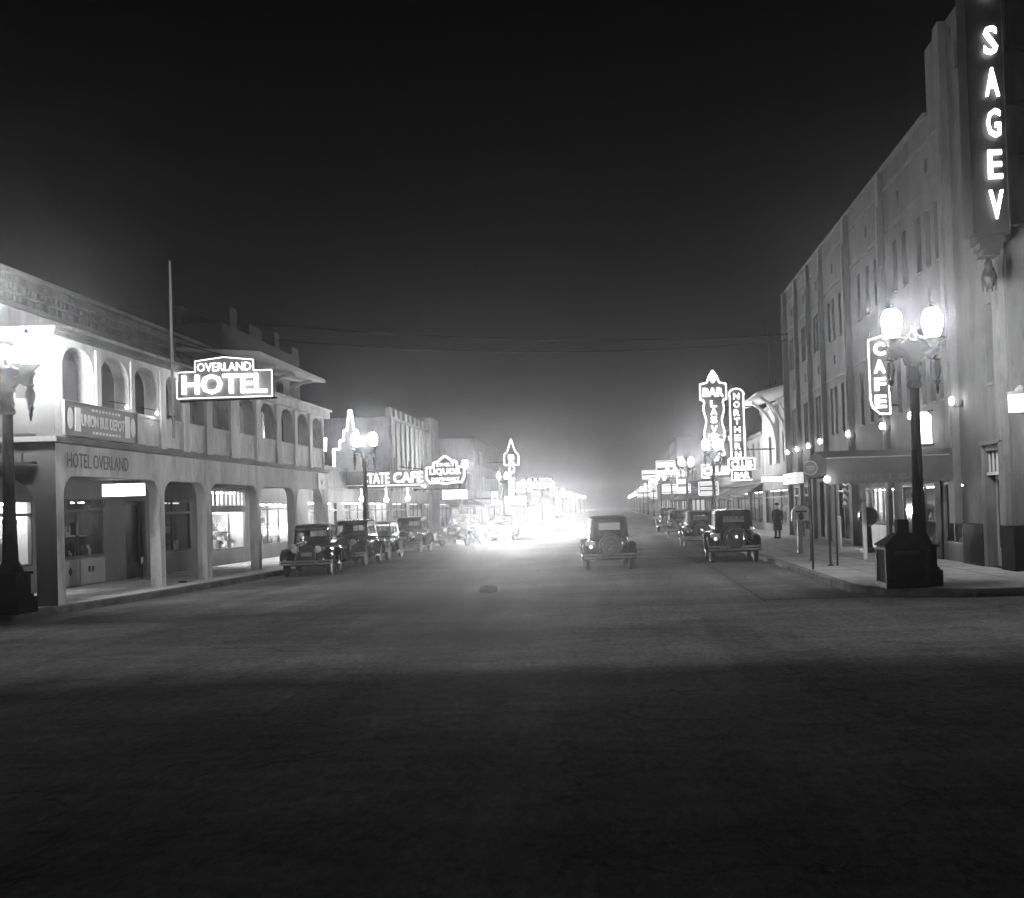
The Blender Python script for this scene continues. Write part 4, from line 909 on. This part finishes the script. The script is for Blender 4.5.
# ------------------------------------------------------------------ buildings down the street
def block(side, y0, y1, h, label, wallm=BRICK, upper=0, lit=1.0, awn=False, depth=14, seed=0, canopy=False, cren=False, wname='store_building', far=False):
    X = TX if side > 0 else -16.2
    fn = fx(X, side); t = thing(wname, label, 'building', (X, (y0 + y1) / 2, .15))
    rr = random.Random(seed); n = max(1, int((y1 - y0) / 6)); ops = []; sh = []; ups = []
    for k in range(n):
        a = y0 + (y1 - y0) * k / n + .5; b = y0 + (y1 - y0) * (k + 1) / n - .5; sh.append((a, b, .6, 2.8)); ops.append(sh[-1])
    for u in range(upper):
        z = 4.4 + u * 3.0; k = y0 + 1.2
        while k < y1 - 1.6: ups.append((k, k + 1.0, z, z + 1.7)); k += 2.6
    m = MB(); wall(m, fn, y0, y1, .15, h, ops + ups, .2)
    Xb = X + side * depth
    for y in (y0 + .002, y1 - .002): m.add([(X, y, .15), (Xb, y, .15), (Xb, y, h), (X, y, h)], [(0, 1, 2, 3)])
    m.build('wall', wallm, t)
    m = MB(); fbox(m, fn, y0 + .05, y1 - .05, h - .5, h - .4, .2, depth); m.build('roof', DARKROOF, t)
    m = MB(); fbox(m, fn, y0, y1, h - .12, h + .1, -.14, .2); fbox(m, fn, y0, y1, 3.5, 3.65, -.12, -.003); m.build('cornice', TAN2 if wallm != PALE else WHITE, t)
    if cren:
        m = MB(); k = y0
        while k < y1 - .5: fbox(m, fn, k, k + .9, h + .103, h + .7, -.1, .2); k += 1.7
        pieces(m, 'battlement', wallm, t)
        m = MB(); k = y0 + .3
        while k < y1: fbox(m, fn, k, k + .35, 3.7, h - .15, -.12, -.003); k += 1.7
        m.build('ribs', wallm, t)
    for i, (a, b, c, d) in enumerate(sh):
        if far:
            p = MB(); p.add([fn(a, c, .15), fn(b, c, .15), fn(b, d, .15), fn(a, d, .15)], [(0, 1, 2, 3)]); p.build('shop_window', E_PANE if rr.random() < .7 else DWIN, t)
        else: display(t, fn, a, b, c, d, 1.3, seed + i, lit * rr.uniform(.5, 1.2), 3, 2.3, 2)
    for w in ups: small_window(t, fn, *w, .18, lit=rr.random() < .12)
    if awn:
        for (a, b, c, d) in sh:
            m = MB(); m.prism([(0, 3.3), (-1.3, 2.6), (-1.3, 2.4), (-1.27, 2.4), (-1.27, 2.58), (0, 3.26)], a - .2, b + .2, lambda s, z, dd: fn(dd, z, s)); m.build('awning', CANVAS, t)
    return t
block(-1, 52.1, 71.8, 4.7, 'low cafe building with bright show windows beyond the arcade', STUCCO2, 0, 9.0, seed=31)
castle = block(-1, 72, 90, 9.0, 'pale ribbed building with battlements along its parapet', STUCCO2, 1, .5, cren=True, seed=41, wname='battlement_building')
m = MB(); m.box((-16.2 - .5, 86.5, 9.1), (-16.2 + .35, 90.2, 10.2)); m.box((-16.2 + .003, 86.5, .15), (-16.2 + .35, 90.2, 9.09)); m.build('corner_tower', STUCCO2, castle)
block(-1, 90.6, 114.5, 6.4, 'plain two storey brick store building left of the BOULDER sign', BRICK, 1, .9, True, seed=51)
block(-1, 115, 140, 10.4, 'tall plain building with its blank side wall behind the BOULDER sign', STUCCO2, 2, 1.0, seed=61)
block(-1, 140.5, 190, 6.0, 'long low row of stores under the THEATRE sign', BRICK, 0, 1.2, True, seed=71, far=True)
block(-1, 191, 420, 7.0, 'far left block of stores fading into the haze', BRICK, 1, 1, seed=81, far=True)
sp = block(1, 55.9, 66, 7.9, 'Spanish style building with a white bracketed eave past the buff hotel', BRICK, 1, 1.6, seed=91, wname='bracketed_building')
block(1, 66.2, 81, 6.6, 'two storey brick building behind the LAS VEGAS sign', BRICK, 1, 1.4, True, seed=101)
block(1, 81.3, 110, 5.4, 'low row of bright stores past the second pair of right hand globes', BRICK, 0, 1.6, True, seed=111)
block(1, 110.4, 157, 6.2, 'row of stores behind the far parked cars on the right', BRICK, 1, 1.5, True, seed=121, far=True)
block(1, 157.5, 182, 12.6, 'tall pale block rising behind the far right signs', STUCCO2, 3, 1, seed=131, far=True)
block(1, 183, 430, 6.5, 'far right block of stores fading into the haze', BRICK, 1, 1, seed=141, far=True)
# Spanish eave with white brackets and window surround
m = MB(); m.prism([(TX - 1.75, 8.05), (TX + 2.5, 9.1), (TX + 2.5, 9.2), (TX - 1.78, 8.17)], 55.95, 66, lambda s, z, d: (s, d, z)); m.build('eave', WHITE, sp)
for y in (56.3, 59.6):
    b = MB(); b.tube([(TX - .12, y, 5.7), (TX - .25, y, 6.5), (TX - .7, y, 7.3), (TX - 1.5, y, 7.98)], .1, 6); b.tube([(TX - .05, y, 6.9), (TX - .6, y, 7.85)], .06, 5); b.box((TX - .2, y - .1, 4.3), (TX - .003, y + .1, 7.9)); b.build('bracket', WHITE, sp)
m = MB(); m.tube([(TX - .8, 57, 8.25), (TX - .8, 57, 12.5)], .035, 6); m.tube([(TX - 1.2, 57, 8.6), (TX - .5, 57, 8.75)], .03, 5); m.tube([(TX - .5, 57, 8.75), (TX - .45, 57, 9.5)], .03, 5); m.build('roof_mast', IRON, sp)
m = MB(); m.box((TX - .5, 51.5, 2.95), (TX - .1, 55.3, 3.5)); o = m.build('fascia_sign', E_BOX); tag(o, 'pale lit fascia sign over the bright shop at the far end of the buff hotel', 'sign')
t = thing('bright_tube_sign', 'short glaring horizontal sign above the bright shop beyond the standing person', 'sign', (8.3, 52.5, 3.2))
m = MB(); m.box((7.7, 52.4, 3.1), (8.9, 52.55, 3.32)); m.build('lit_box', E_BRIGHT, t)
m = MB(); m.tube([(8.9, 52.5, 3.2), (9.5, 52.5, 3.2)], .03, 5); m.build('bracket', IRON, t)

# ------------------------------------------------------------------ neon down the street
def outline(m, P, y, r):
    for i in range(len(P)): a, b = P[i], P[(i + 1) % len(P)]; m.tube([(a[0], y, a[1]), (b[0], y, b[1])], r, 5)
PR = lambda s, z, d: (s, d, z)
# cafe marquee
my = 60.0
t = thing('cafe_marquee', 'bright neon marquee reading STATE CAFE over the left sidewalk', 'neon sign', (-14, my, 3.4))
m = MB(); m.box((-16.15, my, 3.55), (-11.7, my + 2.2, 3.75)); m.box((-16.15, my + .003, 3.76), (-11.75, my + .2, 4.6)); m.build('cabinet', SIGNFACE, t)
text('STATE', 'letters', E_NEON, t, (-14.3, my - .06, 4.15), .62, 1.5, 'front', .06, .0)
text('CAFE', 'letters', E_NEON, t, (-12.42, my - .06, 4.15), .62, 1.75, 'front', .06, .01)
m = MB(); m.tube([(-14.9, my - .05, 3.7), (-11.7, my - .05, 3.7)], .03, 5); m.build('edge_tube', E_NEONSOFT, t)
m = MB()
for x in (-16, -11.8): m.tube([(x, my + 1, 3.76), (-16.15, my + 1, 5.2)], .02, 4)
pieces(m, 'stay', IRON, t)
for k, (x, z) in enumerate(((-15.4, 2.95), (-13.9, 2.85), (-12.6, 2.9))):
    m = MB(); m.lathe([(.01, -.14), (.12, -.06), (.13, .04), (.06, .13), (.01, .15)], 10, Matrix.Translation((x, my + .6, z))); m.tube([(x, my + .6, z + .14), (x, my + .6, 3.56)], .015, 4); m.build('hanging_globe', E_BULB, t, smooth=True)
t = thing('neon_spire', 'stepped neon spire outlined in bright tubes above the cafe roof', 'neon sign', (-16, my + .5, 3.8))
P = [(-16.9, 3.8), (-16.9, 6.0), (-16.55, 6.0), (-16.55, 6.5), (-16.3, 6.5), (-16.3, 7.1), (-16.1, 7.1), (-15.95, 8.3), (-15.8, 8.3), (-15.65, 7.1), (-15.45, 7.1), (-15.45, 6.4), (-15.2, 6.4), (-15.2, 5.8), (-15.0, 5.8), (-15.0, 4.66), (-15.0, 3.8)]
m = MB(); m.prism(P, my + .3, my + .6, PR); m.build('panel', SIGNGREY, t)
m = MB(); outline(m, P, my + .26, .05); m.tube([(-16.98, my + .4, 3.8), (-16.98, my + .4, 6.0)], .07, 5); m.build('outline_tube', E_NEON, t)
m = MB(); m.tube([(-17.5, my + .4, 5.9), (-17.45, my + .4, 6.7)], .1, 6); m.build('side_tube', E_NEON, t)
# liquor sign
ly = 75.0; x0_, x1_ = -14.15, -11.3; xm = (x0_ + x1_) / 2
t = thing('liquor_sign', "crested neon sign reading ETHEL'S LIQUOR on a pole bracket", 'neon sign', (xm, ly, 4))
P = [(x0_, 5.35), (x0_ + .55, 5.35), (x0_ + .55, 5.7), (x0_ + .9, 5.78), (xm - .35, 5.95), (xm, 6.2), (xm + .35, 5.95), (x1_ - .9, 5.78), (x1_ - .55, 5.7), (x1_ - .55, 5.35), (x1_, 5.35), (x1_, 4.6), (x1_ - .25, 4.2), (xm + .5, 4.2), (xm, 4.1), (xm - .5, 4.2), (x0_ + .25, 4.2), (x0_, 4.6)]
m = MB(); m.prism(P, ly, ly + .25, PR); m.build('panel', SIGNFACE, t); m = MB(); outline(m, P, ly - .04, .05); m.build('border_tube', E_NEON, t)
text("ETHEL'S", 'small_letters', E_NEONSOFT, t, (xm, ly - .04, 5.55), .26, 1.3, 'front', .04, .0)
text('LIQUOR', 'large_letters', E_NEON, t, (xm, ly - .05, 5.0), .5, 2.3, 'front', .05, .0)
text('DISPENSARY', 'small_letters', E_NEONSOFT, t, (xm, ly - .04, 4.45), .26, 2.1, 'front', .04, .0)
m = MB(); m.tube([(-16.2, ly + .12, 5.5), (x0_ + .1, ly + .12, 5.2)], .04, 5); m.build('bracket', IRON, t)
t = thing('coffee_sign', 'small lit COFFEE sign hung below the LIQUOR sign', 'neon sign', (-12.9, 80, 2.9))
m = MB(); m.box((-13.85, 80, 3.0), (-11.9, 80.2, 3.75)); m.build('panel', emit('dim_sign_glass', .9), t); text('COFFEE', 'letters', E_NEON, t, (-12.87, 79.94, 3.38), .5, 1.75, 'front', .04, .03)
m = MB(); m.tube([(-16.2, 80.1, 3.85), (-11.95, 80.1, 3.8)], .04, 5); m.build('bracket', IRON, t)
# boulder
by_ = 126.0; bxc = -13.0
t = thing('vertical_club_sign', 'arrow topped vertical neon sign reading BOULDER far down the left side', 'neon sign', (bxc, by_, 3))
P = [(bxc - .9, 7.6), (bxc - .9, 8.9), (bxc - .5, 9.3), (bxc - .3, 9.9), (bxc, 10.9), (bxc + .3, 9.9), (bxc + .5, 9.3), (bxc + .9, 8.9), (bxc + .9, 7.6), (bxc + .5, 7.6), (bxc + .5, 3.6), (bxc - .5, 3.6), (bxc - .5, 7.6)]
m = MB(); m.prism(P, by_, by_ + .3, PR); m.build('panel', SIGNFACE, t); m = MB(); outline(m, P[:9], by_ - .05, .055); m.build('border_tube', E_NEON, t)
for ch, z in zip('BOULDER', (8.6, 7.75, 6.95, 6.15, 5.35, 4.6, 3.9)): text(ch, 'letter', E_NEON, t, (bxc, by_ - .05, z), .68, .75, 'front', .05, .02)
m = MB(); m.tube([(-16.2, by_ + .1, 8), (bxc - .5, by_ + .1, 8)], .05, 5); m.tube([(-16.2, by_ + .1, 6), (bxc - .5, by_ + .1, 6)], .05, 5); m.build('bracket', IRON, t)
t = thing('theatre_sign', 'distant horizontal neon sign reading THEATRE', 'neon sign', (-13, 180, 5))
m = MB(); m.box((-15.6, 180, 5.4), (-11.2, 180.3, 7.6)); m.build('panel', SIGNFACE, t)
text('EL PORTAL', 'small_letters', E_NEONSOFT, t, (-12.9, 179.9, 7.2), .6, 3.4, 'front', .05, .0); text('THEATRE', 'large_letters', E_NEON, t, (-13.2, 179.9, 6.2), 1.0, 4.3, 'front', .05, .03)
m = MB(); m.tube([(-16.2, 180.1, 6.5), (-15.5, 180.1, 6.5)], .08, 5); m.build('bracket', IRON, t)
# northern club
ny = 60.0; nx = 7.42
t = thing('northern_club_sign', 'tall slim neon sign reading NORTHERN above CLUB and BAR', 'neon sign', (nx, ny, 3.3))
P = [(nx - .4, 4.7), (nx + .42, 4.7), (nx + .42, 8.5)] + [(nx + .46 * math.cos(R(20 * k)), 8.5 + .38 * math.sin(R(20 * k))) for k in range(10)] + [(nx - .4, 8.5)]
m = MB(); m.prism(P, ny, ny + .3, PR); m.box((6.85, ny - .1, 3.98), (8.35, ny + .3, 4.69)); m.box((7.0, ny, 3.4), (8.2, ny + .25, 3.97)); m.build('panel', SIGNFACE, t)
m = MB(); outline(m, P, ny - .05, .035); outline(m, [(6.82, 4.0), (8.38, 4.0), (8.38, 4.67), (6.82, 4.67)], ny - .15, .035); m.tube([(7.0, ny - .05, 3.95), (7.0, ny - .05, 3.38), (8.2, ny - .05, 3.38)], .03, 5); m.build('border_tube', E_NEON, t)
for k, ch in enumerate('NORTHERN'): text(ch, 'letter', E_NEON, t, (nx, ny - .05, 8.42 - .5 * k), .36, .34, 'front', .04, .0)
text('CLUB', 'letters', E_NEON, t, (7.6, ny - .16, 4.33), .44, 1.25, 'front', .04, .02); text('BAR', 'letters', E_NEON, t, (7.62, ny - .05, 3.67), .36, .9, 'front', .04, .02)
m = MB(); m.tube([(nx + .4, ny + .15, 7.8), (TX, ny + .15, 7.8)], .04, 5); m.tube([(nx + .4, ny + .15, 5.2), (TX, ny + .15, 5.2)], .04, 5); m.build('bracket', IRON, t)
# las vegas club
vy_ = 73.0; vxc = 7.35
t = thing('las_vegas_club_sign', 'crested vertical neon sign reading BAR LAS VEGAS CLUB', 'neon sign', (vxc, vy_, 3.4))
P = [(vxc - .95, 9.6), (vxc - .95, 10.75), (vxc - .45, 10.85), (vxc - .3, 11.3), (vxc, 11.75), (vxc + .3, 11.3), (vxc + .45, 10.85), (vxc + .95, 10.75), (vxc + .95, 9.6)]
sq = [(vxc + .75, 9.6)] + [(vxc + .66 + .1 * math.sin(k * 1.1), 9.4 - k * .32) for k in range(13)]
P2 = P + sq[::1] + [(2 * vxc - a, b) for a, b in reversed(sq)]
m = MB(); m.prism(P2, vy_, vy_ + .35, PR); m.box((6.3, vy_, 3.9), (8.5, vy_ + .3, 4.9)); m.build('panel', SIGNFACE, t)
m = MB(); outline(m, P2, vy_ - .05, .045); m.tube([(6.9, vy_ - .05, 3.9), (6.35, vy_ - .05, 3.95), (6.35, vy_ - .05, 4.85), (6.9, vy_ - .05, 4.85)], .045, 5)
for k in range(-2, 3): m.tube([(vxc, vy_ - .05, 10.85), (vxc + .16 * k, vy_ - .05, 11.5 - .1 * abs(k))], .05, 5)
m.build('border_tube', E_NEON, t)
text('BAR', 'letters', E_NEON, t, (vxc, vy_ - .06, 10.15), .62, 1.5, 'front', .05, .03)
for ch, z in zip('LASVEGAS', (9.3, 8.72, 8.14, 7.46, 6.86, 6.3, 5.8, 5.35)): text(ch, 'letter', E_NEON, t, (vxc, vy_ - .06, z), .46, .46, 'front', .05, .02)
text('CLUB', 'letters', E_NEON, t, (vxc + .05, vy_ - .06, 4.4), .62, 1.9, 'front', .05, .03)
m = MB(); m.tube([(vxc + .6, vy_ + .15, 9), (TX, vy_ + .15, 9)], .05, 5); m.tube([(vxc + .6, vy_ + .15, 6.5), (TX, vy_ + .15, 6.5)], .05, 5); m.build('bracket', IRON, t)
# lit boxes without readable lettering, farther off
def litbox(label, x0, x1, y, z0, z1, m_=E_FARSIGN, bars=3, side=1, cat='sign'):
    t = thing('lit_sign', label, cat, ((x0 + x1) / 2, y, z0), group='unreadable lit signs down the street')
    q = MB(); q.box((x0, y, z0), (x1, y + .3, z1)); q.build('panel', SIGNGREY, t)
    q = MB(); outline(q, [(x0, z0), (x1, z0), (x1, z1), (x0, z1)], y - .05, .05)
    for k in range(bars): zz = z0 + (z1 - z0) * (k + .5) / bars; q.box((x0 + .12, y - .08, zz - .3 * (z1 - z0) / bars), (x1 - .12, y - .01, zz + .3 * (z1 - z0) / bars))
    q.build('lit_rows', m_, t)
    X = TX if side > 0 else -16.2
    q = MB(); q.tube([((x1 if side > 0 else x0), y + .1, (z0 + z1) / 2), (X, y + .1, (z0 + z1) / 2)], .05, 4); q.build('bracket', IRON, t); return t
litbox('lit sign in three glowing rows just under the LAS VEGAS CLUB sign', 6.5, 8.0, 78, 2.7, 3.7, E_BOX)
litbox('wide lit sign of two rows above the far right cars', 6.2, 9.0, 150, 6.2, 8.6, E_FARSIGN, 2)
litbox('upright lit sign beside the second farthest pair of right globes', 6.5, 7.6, 105, 3.2, 5.6)
litbox('low wide lit sign over the far right store fronts', 5.6, 9.0, 120, 3.4, 4.4, E_FARSIGN, 1)
litbox('round cornered lit sign highest among the farthest right lights', 5.4, 8.4, 200, 7.2, 9.0, E_FARSIGN, 2)
litbox('tall narrow lit sign among the farthest right lights', 6.2, 7.2, 175, 3.2, 7.0)
litbox('thin lit strip sign over the far right sidewalk at the vanishing end', 5.2, 9.2, 240, 4.0, 6.0, E_FARSIGN, 2)
litbox('block shaped lit sign just right of the BOULDER letters', -14.8, -12.5, 150, 4.6, 6.0, E_FARSIGN, 3, -1)
litbox('lit sign glowing under the BOULDER letters', -14.6, -11.8, 132, 2.9, 3.7, E_FARSIGN, 1, -1)
litbox('narrow upright lit sign between the LIQUOR and BOULDER signs', -13.6, -13.0, 110, 2.6, 4.0, E_FARSIGN, 2, -1)
litbox('long low lit sign right of the THEATRE sign at the far left kerb', -15.0, -11.5, 230, 4.4, 5.6, E_FARSIGN, 1, -1)
litbox('small lit sign nearest the vanishing point on the left', -14.5, -11.5, 300, 4.4, 6.2, E_FARSIGN, 2, -1)

# wires across the street
def wire(label, a, b, sag):
    m = MB(); a, b = Vector(a), Vector(b); m.tube([a.lerp(b, k / 24) - Vector((0, 0, sag * 4 * (k / 24) * (1 - k / 24))) for k in range(25)], .03, 4)
    tag(m.build('overhead_wire', LAMPIRON), label, 'wire', 'wires across the street')
wire('upper overhead wire crossing the street from the dark rear block', (-15, 42, 10.2), (TX + .2, 55.3, 11.3), .5)
wire('lower overhead wire crossing the street from the dark rear block', (-15, 43, 9.7), (TX + .2, 55.45, 11.0), .6)

# ------------------------------------------------------------------ the person in the dark coat
def person(label, loc, rz):
    t = thing('person', label, 'person', loc, rz)
    J = {'pel': ((0, 0, .92), .13), 'waist': ((0, 0, 1.08), .12), 'chest': ((0, .01, 1.3), .155), 'neck': ((0, .02, 1.47), .055), 'head0': ((0, .03, 1.56), .075), 'head1': ((0, .035, 1.66), .085), 'head2': ((0, .03, 1.73), .06),
         'hl': ((-.09, 0, .86), .085), 'kl': ((-.1, .03, .48), .058), 'al': ((-.1, 0, .09), .04), 'tl': ((-.11, .16, .04), .035), 'hr': ((.09, 0, .86), .085), 'kr': ((.1, .0, .48), .058), 'ar': ((.1, -.05, .09), .04), 'tr': ((.11, .11, .04), .035),
         'sl': ((-.19, .0, 1.4), .065), 'el': ((-.25, -.02, 1.12), .047), 'wl': ((-.25, .06, .88), .033), 'fl': ((-.25, .09, .79), .028), 'sr': ((.19, .0, 1.4), .065), 'er': ((.25, -.02, 1.12), .047), 'wr': ((.25, .06, .88), .033), 'fr': ((.25, .09, .79), .028)}
    Ed = [('pel', 'waist'), ('waist', 'chest'), ('chest', 'neck'), ('neck', 'head0'), ('head0', 'head1'), ('head1', 'head2'), ('pel', 'hl'), ('hl', 'kl'), ('kl', 'al'), ('al', 'tl'), ('pel', 'hr'), ('hr', 'kr'), ('kr', 'ar'), ('ar', 'tr'), ('chest', 'sl'), ('sl', 'el'), ('el', 'wl'), ('wl', 'fl'), ('chest', 'sr'), ('sr', 'er'), ('er', 'wr'), ('wr', 'fr')]
    ks = list(J); me = bpy.data.meshes.new('body'); me.from_pydata([J[k][0] for k in ks], [(ks.index(a), ks.index(b)) for a, b in Ed], [])
    o = bpy.data.objects.new('body', me); C.objects.link(o); o.parent = t; me.materials.append(SKIN)
    sk = o.modifiers.new('skin', 'SKIN'); sk.use_smooth_shade = True
    if not me.skin_vertices: me.attributes
    for i, k in enumerate(ks):
        sv = me.skin_vertices[0].data[i]; sv.radius = (J[k][1], J[k][1]); sv.use_root = k == 'pel'
    o.modifiers.new('sub', 'SUBSURF').levels = 1
    def ring(cx, cy, z, rx, ry, n=14): return [(cx + rx * math.cos(2 * PI * j / n), cy + ry * math.sin(2 * PI * j / n), z) for j in range(n)]
    m = MB(); m.loft([ring(0, 0, .42, .25, .19), ring(0, 0, .7, .22, .17), ring(0, 0, .95, .19, .15), ring(0, 0, 1.08, .17, .14), ring(0, .01, 1.3, .22, .15), ring(0, .01, 1.42, .2, .12), ring(0, .02, 1.5, .08, .08)])
    for s in (-1, 1): m.tube([(s * .17, 0, 1.42), (s * .24, -.01, 1.25), (s * .26, -.02, 1.12), (s * .26, .05, .9)], [.085, .075, .065, .055], 8)
    m.build('coat', COAT, t, world=False, smooth=True)
    m = MB(); m.loft([ring(0, .03, 1.70, .16, .17), ring(0, .03, 1.715, .16, .17), ring(0, .03, 1.72, .1, .11), ring(0, .03, 1.80, .095, .105), ring(0, .03, 1.82, .06, .07)]); m.build('hat', COAT, t, world=False, smooth=True)
    m = MB()
    for s in (-1, 1): m.lathe([(.06, .1), (.062, .3), (.075, .5)], 8, Matrix.Translation((s * .1, .01, 0)))
    for s in (-1, 1): m.box((s * .1 - .045, -.09 if s > 0 else -.04, .003), (s * .1 + .045, .17 if s > 0 else .21, .09))
    m.build('trousers_and_shoes', COAT, t, world=False)
person('person in a long dark coat and hat standing on the right sidewalk', (8.2, 51.0, .15), R(150))

# ------------------------------------------------------------------ haze
hm = bpy.data.materials.new('haze'); hm.use_nodes = True; n_ = hm.node_tree; n_.nodes.clear(); o_ = n_.nodes.new('ShaderNodeOutputMaterial'); v_ = n_.nodes.new('ShaderNodeVolumePrincipled')
v_.inputs['Color'].default_value = (.92, .92, .92, 1); v_.inputs['Density'].default_value = HAZE; v_.inputs['Anisotropy'].default_value = .92
n_.links.new(v_.outputs[0], o_.inputs['Volume'])
MB().box((-460, -50, -1.1), (460, 910, 22)).build('haze', hm, kind='stuff')
